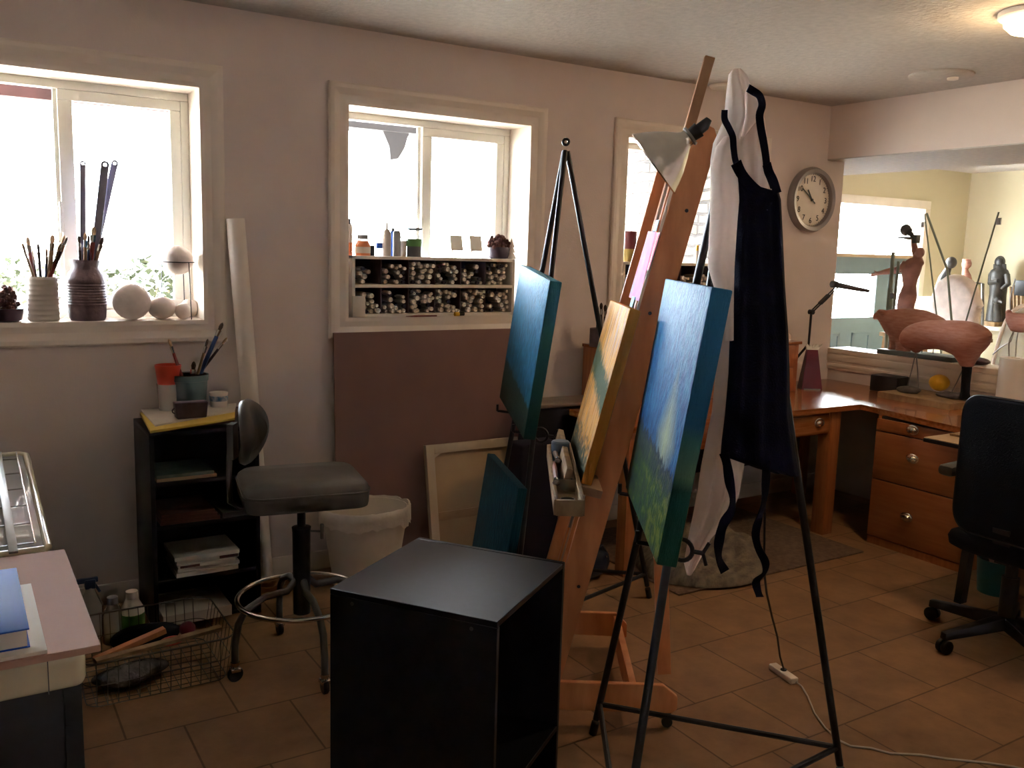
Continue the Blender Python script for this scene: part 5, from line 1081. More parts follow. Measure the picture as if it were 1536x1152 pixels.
# ================================================================== DESK RUN
DZ = .772
IC = Zp(1291, 606, DZ); FR_ = Zp(1435, 640, DZ); fd = (FR_ - IC).normalized()
ye = 1.5; xe = IC.x + fd.x / fd.y * (ye - IC.y)
tag(MB().prism([(2.76, IC.y, DZ - .032), (IC.x, IC.y, DZ - .032), (xe, ye, DZ - .032), (5.19, ye, DZ - .032), (5.19, 4.13, DZ - .032), (3.0, 4.13, DZ - .032), (3.0, 3.83, DZ - .032), (2.76, 3.83, DZ - .032)], (0, 0, .032), .004).build('worktop', 'desk'), 'L-shaped orange-brown wooden worktop running round the corner', 'worktop')
dk = thing('writing_desk', 'wooden desk base with one drawer under the left run of the worktop', 'desk', V((3.5, 3.7, 0)))
zt = DZ - .0325; y0 = IC.y + .035
a0 = Yp(1190, 640, y0).x; lx0 = Zp(1240, 800, 0); lx = 4.265
MB().box((2.83, y0 + .01, zt - .135), (lx, y0 + .03, zt), .002).build('apron_rail', 'desk', dk)
MB().box((3.0, 4.05, .25), (4.9, 4.07, zt), .002).build('modesty_panel', 'blackp', dk)
dw = MB().box((3.75, y0 - .002, zt - .125), (lx - .01, y0 + .0095, zt - .018), .003).build('drawer', 'desk', dk)
def pull(c, ax, up, parent, w=.035, h=.024):
    side = V(ax).cross(V(up)).normalized(); b = MB()
    b.loft([[V(c) + side * cos(q) * w * s + V(up) * sin(q) * h * s + V(ax) * d for q in [2 * pi * i / 28 for i in range(28)]] for s, d in ((1.12, 0), (1.1, .004), (.92, .006), (.85, .016), (.6, .024), (.05, .027))]); return b.build('drawer_pull', 'alu', parent)
pc = Yp(1228, 634, y0); pull(pc, (0, -1, 0), (0, 0, 1), dw)
MB().box((2.78, y0 - .002, 0), (2.85, y0 + .068, zt), .003).build('leg', 'deskv', dk)
MB().box((lx, y0 - .002, 0), (lx + .085, y0 + .083, zt), .003).build('leg', 'deskv', dk)
MB().box((4.86, 4.02, 0), (4.93, 4.09, zt), .003).build('leg', 'deskv', dk); MB().box((3.02, 4.02, 0), (3.09, 4.09, zt), .003).build('leg', 'deskv', dk)
# file cabinet
fx, fy1, fy0 = 4.40, 3.14, 2.56
fc_ = thing('drawer_cabinet', 'wooden three-drawer cabinet under the right run of the desk', 'cabinet', V((4.7, 2.85, 0)))
FLp = V((fx, fy1, 0)); zl = [min(zt, Vp(1304, 618, FLp).z)] + [Vp(x, y, FLp).z for x, y in ((1303, 632), (1298, 714), (1293, 800))]
MB().box((fx + .012, fy0, 0), (5.15, fy0 + .02, zt - .0), .002).build('side_panel', 'deskv', fc_); MB().box((fx + .012, fy1 - .02, 0), (5.15, fy1, zt), .002).build('side_panel', 'deskv', fc_)
MB().box((fx + .014, fy0 + .02, 0), (5.14, fy1 - .02, zt - .002)).build('carcass', 'blackp', fc_); MB().box((fx + .004, fy0, 0), (fx + .0139, fy1, zl[3] - .004), .002).build('plinth', 'deskv', fc_)
hp = [(1370, 637), (1369, 688), (1360, 776)]
tops = [zt - .012, zl[1] - .006 if zl[1] < zt - .03 else zt - .075, zl[2] - .004, zl[3]]
tops[1] = zt - .085
for i in range(3):
    d = MB().box((fx - .006, fy0 + .004, tops[i + 1] + .003), (fx + .0118, fy1 - .004, tops[i] - .003), .003).build('drawer', 'deskh', fc_); pc = Xp(*hp[i], fx - .006); pc.z = min(max(pc.z, tops[i + 1] + .03), tops[i] - .03); pull(pc, (-1, 0, 0), (0, 0, 1), d)
# hutch of small drawers on the desk
ht = thing('drawer_hutch', 'small wooden drawer chest standing on the desk behind the apron', 'drawer chest', V((3.8, 3.95, DZ)))
hx0, hx1, hy0, hy1, hz1 = 3.05, 4.50, 3.80, 4.115, 1.088
MB().box((hx0, hy0 + .012, DZ), (hx1, hy1, hz1 - .018), .002).build('carcass', 'deskv', ht); MB().box((hx0 - .01, hy0 - .005, hz1 - .018), (hx1 + .01, hy1, hz1), .003).build('top_panel', 'desk', ht)
for i in range(6):
    for j in range(2):
        xa = lerp(hx0 + .015, hx1 - .04, i / 6); xb = lerp(hx0 + .015, hx1 - .04, (i + 1) / 6) - .01; za = DZ + .015 + j * .145
        MB().box((xa, hy0, za), (xb, hy0 + .0118, za + .135), .003).build('drawer', 'deskv', ht)
P = Yp(900, 500, 3.95); P = V((Yp(905, 490, 3.93).x, 3.93, hz1)); k = ppm(P); r = 20 / k
tag(MB().lathe([(.001, 0), (r, 0), (r, .10), (r * .9, .10), (r * .88, .01), (.001, .01)], P, 22).build('pencil_jar', 'vase'), 'brown jar of brushes on the drawer chest left of the easel mast', 'jar')
for i, (px, py) in enumerate(((896, 458), (902, 454), (908, 457), (915, 459))): brush(P + V(((i - 1.5) * r * .3, 0, .012)), Vp(px, py, P), ('leftmost', 'second', 'third', 'rightmost')[i] + ' dark brush in the brown jar on the drawer chest', 'brushes in the brown jar', 'handle1', 'bristled', .005)
P = V((Yp(926, 474, 3.90).x, 3.90, hz1)); z_ = Vp(926, 462, P).z
t = thing('eyeglasses', 'dark-framed glasses with yellow lenses resting by the brown jar', 'glasses', P)
for s in (-1, 1):
    c_ = P + HX * s * .026 + V((0, 0, .0265)); MB().tube(circ(c_, .024, 20, ax=HX, ay=VU), .0025, 6, closed=True).build('rim', 'blackp', t); MB().lathe([(.001, -.001), (.023, -.001), (.023, .001), (.001, .001)], c_, 20, -HF).build('lens', mat('yellow_lens', (.5, .45, .15), .2, alpha=.6), t)
    MB().tube([c_ + HX * s * .024, c_ + HX * s * .026 + HF * .10], .002, 6).build('temple', 'blackp', t)
P = V((4.40, 3.94, hz1)); cw = [Zp(*q, hz1) for q in ((1186, 515), (1212, 514))]
lump(V((cw[1].x - .09, 3.90, hz1 + .028)), (.10, .075, .045), 'folded_cloth', 'cloth', 'white folded cloth lying on the right end of the drawer chest', 'cloth', 4, .15, 24, 14, hz1 + .0005)
# desk lamp with jointed arm
P = V((4.535, 4.08, DZ)); base_xy = Zp(1214, 515, 1.03)
P = V((4.56, 4.03, DZ)); J1 = Vp(1217, 468, P); J2 = Vp(1254, 432, V((J1.x + .16, J1.y - .02, 0)))
t = thing('desk_lamp', 'black jointed desk lamp beside the clock, reaching over the corner of the desk', 'lamp', P)
B_ = Vp(1213, 516, P)
MB().lathe(cyl(.035, .03, 0, .03), P, 20).build('clamp_base', 'blackm', t)
MB().tube([P + V((0, 0, .02)), B_, J1], .008, 8).build('lower_arm', 'blackm', t)
b = MB(); 
for s in (-.010, .010): b.tube([J1 + V((0, s, 0)), J2 + V((0, s, 0))], .005, 8)
b.bar(lerp(J1, J2, .35), lerp(J1, J2, .7), .03, .016); b.build('upper_arm', 'blackm', t)
b = MB(); b.lathe(cyl(.016, .016, -.016, .016), J1, 14, (0, 1, 0)); b.build('joint', 'blackm', t)
E1 = Vp(1250, 427, V((J2.x, J2.y, 0))); E2 = Vp(1301, 436, V((J2.x + .24, J2.y - .12, 0))); dd = (E2 - E1).normalized()
MB().hexa([E1 + V((0, -.03, -.016)), E2 + V((0, -.025, -.012)), E2 + V((0, .025, -.012)), E1 + V((0, .03, -.016)), E1 + V((0, -.03, .02)), E2 + V((0, -.025, .008)), E2 + V((0, .025, .008)), E1 + V((0, .03, .02))], .008, 3).build('lamp_head', 'greyp', t)
MB().lathe(cyl(.022, .022, -.02, .02), E1 + V((.01, 0, .002)), 16, (0, 1, 0)).build('joint', 'greyp', t)
# red bag
Pc = Zp(1216, 585, DZ); P = V((4.66, 3.86, DZ)); Pq = Vp(1216, 560, P); P = V((Pq.x, Pq.y, DZ)); k = ppm(P); w, h = 15.5 / k, Vp(1212, 524, P).z - DZ
t = thing('gift_bag', 'dark red paper gift bag with white tissue on the desk by the wall', 'bag', P)
dv = HF * .05; s = HX
MB().hexa([P - s * w - dv, P + s * w - dv, P + s * w + dv, P - s * w + dv] + [q + V((0, 0, h)) for q in (P - s * w * .55 - dv * .35, P + s * w * .45 - dv * .35, P + s * w * .45 + dv * .35, P - s * w * .55 + dv * .35)], .002, 1).build('bag_body', 'redbag', t)
b = MB(); rnd = random.Random(1)
for i in range(5): q = P + V((0, 0, h)) + s * w * (-.4 + i * .18); b.hexa([q - s * .012 - HF * .012, q + s * .012 - HF * .012, q + s * .012 + HF * .012, q - s * .012 + HF * .012] + [e + V((0, 0, .02 + .02 * rnd.random())) + s * (i - 1) * .012 for e in (q - s * .004, q + s * .006, q + s * .006 + HF * .01, q - s * .004 + HF * .01)])
b.build('tissue', 'paper', t)
MB().obox(P - dv * 1.03 + V((0, 0, .004)), s * w * .8, HF * .001, V((0, 0, .004))).build('base_strip', 'grey', t)
# black box, board, lemon, paper roll
q0 = Zp(1311, 586, DZ); q1 = Zp(1335, 582, DZ); hb = .105
dirx = (V((5.17, 3.44, 0)) - V((5.02, 3.60, 0))).normalized(); q0.z = DZ
MBx = MB().obox(V((5.08, 3.56, DZ + hb / 2)), V((.07, .005, 0)), V((-.005, .095, 0)), V((0, 0, hb / 2)), .008, 2)
MBx.build('black_box', 'blackp'); bb = bpy.data.objects['black_box']; tag(bb, 'small black box on the desk left of the sculpture board', 'box')
bt = DZ + .036
pbd = [V((4.80, 3.44, 0)), V((4.80, 2.55, 0)), V((5.17, 2.55, 0)), V((5.17, 3.44, 0))]
a0_, a1_ = Zp(1317, 586, DZ + .02), Zp(1446, 616, DZ + .02)
tag(MB().prism([V((4.80, 3.44, DZ)), V((4.78, 2.95, DZ)), V((5.165, 2.95, DZ)), V((5.165, 3.44, DZ))], (0, 0, bt - DZ), .002).build('base_board', 'tray'), 'wooden base board under the clay boar sculpture on the desk', 'board')
c_ = Xp(1409, 574, 5.10); r = 13 / ppm(c_)
M['rag'] = mat('grey_rag', (.12, .10, .10), .9, var=.3, vscale=20, bump=.8, bscale=40)
lump(V((4.96, 3.34, bt + .014)), (.055, .075, .022), 'crumpled_rag', 'rag', 'grey crumpled rag at the wire legs of the headless boar', 'rag', 11, .6, 34, 16, bt + .0005)
lump(V((5.02, 3.09, bt + .012)), (.06, .07, .018), 'crumpled_rag', 'rag', 'dark crumpled rag beside the wrapped hind leg of the boar', 'rag', 17, .6, 34, 16, bt + .0005)
c_.z = max(c_.z, bt + r)
b = MB().ball(c_, (r * 1.12, r * 1.12, r * .95), 24, 16); tag(b.build('lemon', 'lemon'), 'yellow lemon on the base board under the clay boar', 'lemon')
P = Xp(1521, 560, 5.05); P.z = DZ; k = ppm(P); r = 21 / k; zt_ = Vp(1520, 537, P).z
t = thing('paper_towel_roll', 'white paper towel roll standing on the desk at the right edge', 'paper roll', P)
MB().lathe([(.021, 0), (r, 0), (r, zt_ - DZ), (.021, zt_ - DZ)], P, 32).build('roll', 'paper', t, smooth=True); MB().lathe([(.0208, 0), (.0208, zt_ - DZ + .001), (.0185, zt_ - DZ + .001), (.0185, 0)], P, 20).build('cardboard_core', 'tray', t)
def fuse(o, vox, it=6):
    r_ = o.modifiers.new('remesh', 'REMESH'); r_.mode = 'VOXEL'; r_.voxel_size = vox; r_.use_smooth_shade = True
    sm = o.modifiers.new('smooth', 'SMOOTH'); sm.factor = .5; sm.iterations = it; return o
# ------------------------------------------------ clay boars
def rings_px(rows, X, wid, n=20):
    """silhouette rows (px, y top, y bottom, half width) at the plane x = X"""
    out = []
    for px, yt, yb_, hw in rows:
        a, c_ = Xp(px, yt, X), Xp(px, yb_, X); m_ = (a + c_) / 2; h = (a.z - c_.z) / 2
        out.append([m_ + V((cos(q) * hw * wid, 0, sin(q) * h)) for q in [2 * pi * i / n for i in range(n)]])
    return out
def cols_py(rows, X, wid, n=16):
    out = []
    for py, xl, xr, hw in rows:
        a, c_ = Xp(xl, py, X), Xp(xr, py, X); m_ = (a + c_) / 2; h = (a - c_).length / 2
        out.append([m_ + V((cos(q) * hw * wid, sin(q) * h, 0)) for q in [2 * pi * i / n for i in range(n)]])
    return out
XF = 5.00
bo = thing('boar_sculpture', 'headless terracotta boar body with a black wrapped hind leg on the desk board', 'sculpture', V((XF, 3.2, bt)))
b = MB()
b.loft(rings_px([(1357.5, 503, 514, .3), (1360, 494, 519, .6), (1366, 487, 524, .85), (1376, 483, 527, .98), (1390, 480, 525, 1), (1405, 480, 524, 1), (1420, 480, 526, 1), (1434, 480, 532, 1), (1448, 481, 537, .98), (1460, 484, 538, .92), (1470, 488.5, 531, .78), (1478, 494, 522, .55), (1483, 499, 512, .3), (1485, 502, 507, .12)], XF, .13))
b.loft(cols_py([(515, 1424, 1475, .8), (530, 1430, 1469, .7), (542, 1438, 1462, .5), (550, 1442, 1459, .38)], XF, .11))
b.loft(cols_py([(515, 1360, 1386, .6), (523, 1367, 1383, .4), (529, 1371, 1378, .2)], XF, .11))
b.tube([Xp(1478, 495, XF), Xp(1484, 500, XF), Xp(1488, 503, XF), Xp(1487, 505, XF)], [.018, .014, .009, .004], 10)
fuse(b.build('body', 'clay', bo, ang=70), .009, 8)
b = MB().loft(cols_py([(547, 1444, 1457, .45), (556, 1444.5, 1456, .45), (575, 1443, 1454, .4), (590, 1442, 1453, .42), (598, 1440, 1455, .5)], XF, .075))
b.build('wrapped_leg', 'blackf', bo)
zf = bt + .002
for (x0, y0_), (x1, y1_) in (((1374, 527), (1361, 577)), ((1374, 527), (1378, 582)), ((1447, 548), (1426, 590))):
    a = Xp(x0, y0_, XF); e = Xp(x1, y1_, XF - .02); e.z = max(min(e.z, zf + .02), zf); MB().tube([a, lerp(a, e, .5) + V((.004, 0, 0)), e], .0038, 6).build('armature_wire', 'steel', bo)
XB = 5.315
t = thing('boar_sculpture', 'terracotta boar with a head facing the door, behind the headless one on the sill', 'sculpture', V((XB, 3.6, .99)))
b = MB()
b.loft(rings_px([(1311, 470, 474, .12), (1314, 468.5, 477, .25), (1320, 467.5, 481, .34), (1327, 465.5, 492, .45), (1334, 464, 503, .6), (1344, 462.5, 509, .8), (1356, 462, 514, .95), (1370, 462.5, 518, 1), (1385, 465, 518, 1), (1398, 470, 515, .95), (1410, 476, 510, .8), (1420, 484, 503, .5), (1424, 489, 498, .2)], XB, .10))
b.tube([Xp(1327, 469, XB - .04), Xp(1319, 466.5, XB - .05), Xp(1313, 469, XB - .05)], [.020, .016, .005], 8)
b.tube([Xp(1318, 474, XB), Xp(1313, 476, XB), Xp(1310, 477.5, XB)], [.022, .018, .012], 10)
for (xa, ya), (xb_, yb__), (xc, yc) in (((1343, 505), (1340, 518), (1334, 527)), ((1352, 512), (1351, 522), (1345, 530)), ((1366, 512), (1363, 522), (1356, 531))): b.tube([Xp(xa, ya, XB - .03), Xp(xb_, yb__, XB - .03), Xp(xc, yc, XB - .03)], [.045, .026, .016], 10)
fuse(b.build('body', 'clay', t, ang=70), .008, 6)
for x in (1385, 1402): MB().tube([Xp(x, 505, XB), V((XB, Xp(x, 505, XB).y, 1.022))], .004, 6).build('armature_wire', 'steel', t)
for x in (1342, 1357): MB().tube([Xp(x, 524, XB - .03), V((XB - .03, Xp(x, 524, XB).y, 1.022))], .004, 6).build('armature_wire', 'steel', t)
ya, yb_ = Xp(1326, 545, XB).y, Xp(1440, 545, XB).y
tag(MB().box((XB - .09, yb_, .9905), (XB + .085, ya, 1.021), .003).build('base_board', 'slate'), 'dark flat board on the sill under the rear boar', 'board')
# ------------------------------------------------ drafting table, office chair, teal bin
TT = .80; P = Zp(1385, 656, TT)
t = thing('drafting_table', 'tan-topped drafting table with a black edge behind the office chair', 'table', V((4.35, 2.35, 0)))
MB().box((P.x, 1.2, TT - .020), (P.x + .43, P.y, TT - .002), .002).build('table_edge', 'blackp', t)
MB().box((P.x + .002, 1.202, TT - .002), (P.x + .43 - .002, P.y - .002, TT + .002), .001).build('table_top', 'raw', t)
lf = Zp(1440, 903, 0)
lt_ = Zp(1478, 668, TT - .02); MB().bar((lf.x, lf.y, 0), lt_, .035, .05).build('leg', 'blackm', t)
MB().bar((lf.x, 1.27, 0), (lt_.x, 1.35, TT - .02), .035, .05).build('leg', 'blackm', t); MB().bar((4.26, lf.y, 0), (4.26, lf.y + .1, TT - .02), .035, .05).build('leg', 'blackm', t); MB().bar((4.26, 1.27, 0), (4.26, 1.35, TT - .02), .035, .05).build('leg', 'blackm', t)
q = Zp(1425, 652, TT + .002)
tag(MB().box((q.x - .02, q.y - .25, TT + .0022), (q.x + .16, q.y - .01, TT + .013), .002).build('notebook', 'tray'), 'brown notebook lying on the drafting table beside the chair back', 'notebook')
Cc = V((3.72, 1.96, 0))
t = thing('office_chair', 'black office swivel chair seen from behind at the right edge', 'chair', Cc)
bx = 3.53
q = [Xp(x, y, bx) for x, y in ((1424, 700), (1455, 598), (1424, 790))]
yl = Xp(1425, 700, bx).y; ztop = Xp(1500, 599, bx).z; zbot = Xp(1470, 806, bx).z; wb = .46; ycen = yl - wb / 2
def rr2(cy, cz, hw, hh, r, x, n=8, bulge=0): return [V((x + bulge * ((sy * (hw - r) + r * cos(a)) / hw) ** 2, cy + sy * (hw - r) + r * cos(a), cz + sz * (hh - r) + r * sin(a))) for sy, sz, a0 in ((1, 1, 0), (-1, 1, pi / 2), (-1, -1, pi), (1, -1, 1.5 * pi)) for a in [a0 + pi / 2 * i / n for i in range(n + 1)]]
cz_ = (ztop + zbot) / 2; hh = (ztop - zbot) / 2
MB().loft([rr2(ycen, cz_, wb / 2 * s, hh * s2, .09, bx + d, bulge=.05) for s, s2, d in ((.93, .95, -.005), (.99, .99, .0), (1, 1, .02), (.99, .99, .06), (.9, .93, .085))]).build('backrest', 'blackf', t, ang=60)
MB().tube(rr2(ycen, cz_, wb / 2 * .995, hh * .995, .09, bx + .004, bulge=.05), .006, 6, closed=True).build('back_shell_edge', 'blackp', t)
zs = .47
MB().loft([[V((x_, y_, z_)) for x_, y_, z_ in [(Cc.x + .06 + (sx * (.24 - .08) + .08 * cos(a)) * s, ycen + (sy * (.25 - .08) + .08 * sin(a)) * s, z) for sx, sy, a0 in ((1, 1, 0), (-1, 1, pi / 2), (-1, -1, pi), (1, -1, 1.5 * pi)) for a in [a0 + pi / 2 * i / 6 for i in range(7)]]] for s, z in ((.85, zs - .07), (.98, zs - .05), (1, zs - .02), (.97, zs), (.85, zs + .01))]).build('seat', 'blackf', t, ang=60)
Cb = V((3.73, 1.955, 0))
MB().bar((bx + .03, ycen, zbot + .05), (bx + .05, ycen, zs - .06), .07, .02, V((1, 0, 0))).bar((bx + .05, ycen, zs - .07), (Cb.x, ycen, zs - .075), .06, .02).build('back_bar', 'blackp', t)
MB().lathe([(.001, .10), (.035, .10), (.035, .30), (.025, .30), (.025, zs - .07), (.001, zs - .07)], Cb, 20).build('gas_column', 'blackp', t)
for s in (1, -1):
    yy = ycen + s * .29
    MB().bar((Cb.x - .14, yy, .715), (Cb.x + .16, yy, .725), .075, .05, None, .02).build('armrest', 'greyp', t)
    MB().tube([(Cb.x + .05, yy, .70), (Cb.x + .05, yy, .50), (Cb.x + .05, ycen + s * .2, zs - .05)], .016, 8).build('arm_post', 'blackp', t)
a0 = math.atan2(2.035 - Cb.y, 3.40 - Cb.x)
for i in range(5):
    a = a0 - 2 * pi * i / 5; d = V((cos(a), sin(a), 0)); e = Cb + d * .33
    MB().hexa([Cb + d * .02 + V((-d.y, d.x, 0)) * s * w_ + V((0, 0, z)) for z, w_ in ((.075, .028),) for s in (-1, 1)] + [e + V((-d.y, d.x, 0)) * s * .018 + V((0, 0, .06)) for s in (1, -1)] + [Cb + d * .02 + V((-d.y, d.x, 0)) * s * .024 + V((0, 0, .13)) for s in (-1, 1)] + [e + V((-d.y, d.x, 0)) * s * .014 + V((0, 0, .09)) for s in (1, -1)], .004, 2).build('base_arm', 'blackp', t)
    w = V((-d.y, d.x, 0)); cs_ = MB().tube([e - d * .012 + V((0, 0, .03)), e - d * .012 + V((0, 0, .065))], .008, 8).build('caster', 'blackp', t)
    b = MB()
    for s in (-1, 1): b.lathe([(.001, -.009), (.026, -.009), (.029, -.004), (.029, .006), (.024, .009), (.001, .009)], e - d * .012 + w * s * .014 + V((0, 0, .0292)), 20, w * s)
    b.build('wheel', 'blackp', cs_)
P = Zp(1495, 893, 0); P = V((4.42, 2.12, 0)); q_ = Vp(1494, 870, P); P = V((q_.x, q_.y, 0))
t = thing('waste_basket', 'teal waste basket with pink paper under the drafting table', 'basket', P)
MB().lathe([(.001, 0), (.08, 0), (.095, .17), (.09, .17), (.075, .01), (.001, .01)], P, 28).build('bucket', mat('teal_plastic', (.01, .09, .09), .4), t)
MB().hexa([P + V((-.045, -.045, .10)), P + V((.045, -.045, .10)), P + V((.045, .045, .10)), P + V((-.045, .045, .10)), P + V((-.10, -.05, .25)), P + V((.07, -.06, .20)), P + V((.07, .05, .20)), P + V((-.09, .05, .24))], .01, 2).build('paper_wad', mat('dusty_pink_paper', (.50, .24, .22), .8), t)
# ================================================================== ANNEX: SCULPTURES
XM = 6.05
def xm(x, y, d=0): return Xp(x, y, XM + d)
gp = xm(1362, 462); base = V((XM, gp.y, LOW))
k = ppm(gp); u_ = 1 / k
st = thing('sculpture_stand', 'tall wooden stand carrying the clay man in the room beyond the sill', 'stand', base)
zst = xm(1362, 500).z
MB().box((XM - .12, gp.y - .14, zst - .03), (XM + .12, gp.y + .14, zst), .004).build('top_plate', 'raw', st)
for sx in (-1, 1):
    for sy in (-1, 1): MB().bar((XM + sx * .14, gp.y + sy * .15, LOW), (XM + sx * .09, gp.y + sy * .10, zst - .03), .03, .03).build('leg', 'raw', st)
mn = thing('man_sculpture', 'reddish clay figure of a man with one arm outstretched and one raised, before the door', 'sculpture', V((XM, gp.y, zst)))
def ptube(b, pts, rad, n=12): return b.tube([xm(x, y, d) for x, y, d in pts], [r * u_ for r in rad], n)
b = MB()
b.loft(cols_py([(466, 1347, 1369, .9), (458, 1347.5, 1370, 1), (450, 1348, 1373, 1.1), (442, 1349.5, 1374.5, 1.1), (435, 1353, 1373.5, .95), (428, 1356, 1373, .85), (420, 1354.5, 1375, .95), (412, 1353.5, 1378, 1.05), (404, 1354, 1381, 1.1), (397, 1356, 1383, 1.0), (391, 1360, 1383, .8), (387, 1366, 1382, .5)], XM, .05, 20))
ptube(b, [(1373, 394, 0), (1375, 386, 0), (1377, 380, .01)], [7, 5, 4.6])
b.ball(xm(1380, 379), (6.5 * u_, 6.6 * u_, 8 * u_), 18, 12)
ptube(b, [(1373.5, 381, -.01), (1371.8, 383, -.012)], [2.2, 1.0], 8); ptube(b, [(1384, 380, -.03), (1385, 382, -.03)], [1.8, 1.4], 8); ptube(b, [(1375, 386, -.01), (1373.5, 387.5, -.012)], [2.6, 1.6], 8)
ptube(b, [(1360, 396, 0), (1354, 402, 0), (1344, 405.5, 0), (1335, 406.5, 0), (1324, 408.5, 0), (1317, 410, 0)], [7.5, 6.6, 5.4, 5.2, 3.6, 2.6])
ptube(b, [(1318, 410, 0), (1312, 411.5, 0)], [3.2, 2.6])
for dx, dy, d in ((0, -1.5, -.012), (-1.5, .4, -.004), (-1, 1.8, .004), (0, 3, .012)): ptube(b, [(1313, 411 + dy * .6, d * .8), (1309 + dx, 411.5 + dy, d), (1306.5 + dx, 412.5 + dy, d)], [1.2, 1.0, .7], 6)
ptube(b, [(1316, 410, -.01), (1313, 407, -.014), (1310.5, 406, -.014)], [1.3, 1.1, .8], 6)
ptube(b, [(1379, 396, .0), (1377, 387, .03), (1373, 377, .03), (1371, 366, .02), (1370, 357, .01)], [7, 5.8, 5.2, 4.4, 3.4])
ptube(b, [(1353.5, 455, 0), (1352, 470, 0), (1350, 487, 0), (1349, 497, 0)], [8, 6.5, 5, 3.6]); ptube(b, [(1364, 455, .01), (1363, 470, .01), (1361, 487, .02), (1361, 497, .02)], [8, 6.5, 5, 3.6])
for x in (1347, 1359): ptube(b, [(x + 2, 498, .01), (x - 5, 499, .01)], [3.2, 2.2], 8)
fuse(b.build('figure', 'clay2', mn), .0045, 4)
MB().hexa([xm(1369.5, 365) + V((-.02, 0, 0)), xm(1376.5, 365) + V((-.02, 0, 0)), xm(1376.5, 365) + V((.03, 0, 0)), xm(1369.5, 365) + V((.03, 0, 0)), xm(1371, 352) + V((-.02, 0, 0)), xm(1378, 352) + V((-.02, 0, 0)), xm(1378, 352) + V((.03, 0, 0)), xm(1371, 352) + V((.03, 0, 0))], .004).build('raised_block', 'bronze', mn)
b = MB().ball(xm(1358.5, 345), (8.5 * u_, 8 * u_, 8.5 * u_), 22, 16).tube([xm(1362, 348), xm(1367.5, 352), xm(1369, 357)], [5 * u_, 3.4 * u_, 3 * u_], 10).tube([xm(1366, 344), xm(1368.3, 346)], [2.4 * u_, 1.2 * u_], 8); b.build('held_head', 'bronze', mn)
MB().hexa([xm(1344, 357), xm(1368, 360), xm(1368, 360) + V((.08, 0, 0)), xm(1344, 357) + V((.08, 0, 0)), xm(1344, 355.5), xm(1368, 355), xm(1368, 355) + V((.08, 0, 0)), xm(1344, 355.5) + V((.08, 0, 0))]).build('held_plate', 'bronze', mn)
# metal uprights and rods
def rod(name, label, cat, pts, X, w, mt='steel', floor=True, group=None):
    q = [Xp(x, y, X) for x, y in pts]
    if floor:
        d = (q[-1] - q[0]).normalized(); q.append(q[-1] + d * ((q[-1].z - LOW) / -d.z))
    return tag(MB().tube(q, w, 8).build(name, mt), label, cat, group)
M['greenm'] = mat('grey_green_metal', (.16, .17, .13), .45, metal=.4)
t = thing('clamp_stand', 'tall grey metal clamp stand left of the clay man', 'stand', Xp(1328, 540, 5.75))
a, c_ = Xp(1340, 378, 5.75), Xp(1328, 532, 5.75); d = (c_ - a).normalized(); g = c_ + d * ((c_.z - LOW) / -d.z); t.location = g
MB().tube([a, g], .013, 10).build('pole', 'greenm', t); MB().tube([lerp(a, c_, .35), lerp(a, c_, .75)], .019, 10).build('sleeve', 'greenm', t); MB().obox(lerp(a, c_, .42) + V((0, -.02, 0)), V((.015, 0, 0)), V((0, .02, 0)), V((0, 0, .02)), .003).build('clamp', 'greyp', t)
for s in (0, 2.1, 4.2): MB().tube([g + V((0, 0, .12)), g + V((cos(s) * .25, sin(s) * .25, .015))], .012, 8).build('leg', 'greenm', t)
rod('wooden_pole', 'thin pale pole standing just left of the clay man', 'pole', [(1348, 392), (1341, 462), (1339, 480)], 5.72, .010, 'greenm')
rod('metal_rod', 'thin metal rod with a tag, leftmost of the three slanting rods', 'rod', [(1387, 321), (1405, 475)], 6.5, .006, 'greenm')
rod('metal_rod', 'thicker slanting metal rod crossing the white plaster relief', 'rod', [(1390, 320), (1421, 405), (1427, 478)], 6.6, .009, 'greenm')
rod('metal_rod', 'long thin metal rod leaning right with a grey clip near its tip', 'rod', [(1498, 318), (1450, 478)], 6.4, .006, 'greenm')
q = Xp(1497, 332, 6.4); tag(MB().obox(q + V((0, -.005, 0)), V((.008, 0, 0)), V((0, .016, 0)), V((0, 0, .024)), .002).build('rod_clip', 'grey'), 'grey clip near the tip of the right slanting rod', 'clip')
q = Xp(1384, 337, 6.5); tag(MB().obox(q, V((.006, 0, 0)), V((0, .012, 0)), V((0, 0, .022)), .003).build('rod_tag', 'grey'), 'grey tag near the tip of the leftmost slanting rod', 'tag')
# white plaster head relief: round back, face profile to the right
XR = 7.2
outl = [(1399, 480), (1398, 458), (1399, 445), (1403, 432), (1410, 421), (1420, 414), (1432, 411), (1446, 413), (1457, 419), (1464, 428), (1467, 437), (1468, 446), (1471, 453), (1473, 459), (1469, 463), (1470, 467), (1468, 470), (1469, 474), (1465, 478), (1466, 486), (1458, 492), (1452, 500), (1410, 502)]
outl = [Xp(x, y, XR) for x, y in outl]
cc = sum(outl, V()) / len(outl); rel = thing('plaster_bust', 'large white plaster head with its face turned right, behind the slanting rods', 'sculpture', cc)
b = MB(); b.loft([[cc + (p - cc) * s + V((d, 0, 0)) for p in outl] for s, d in ((.55, -.09), (.80, -.075), (.94, -.045), (1, 0), (.94, .045), (.8, .075), (.55, .09))]); b.build('head', 'plaster', rel, ang=60)
zb_ = min(p.z for p in outl)
sw = thing('modelling_stand', 'dark modelling stand under the white plaster head', 'stand', V((XR, cc.y, LOW))); rel.location = rel.location
MB().box((XR - .16, cc.y - .2, zb_ - .035), (XR + .16, cc.y + .2, zb_ - .005), .004).build('top_plate', 'tray', sw)
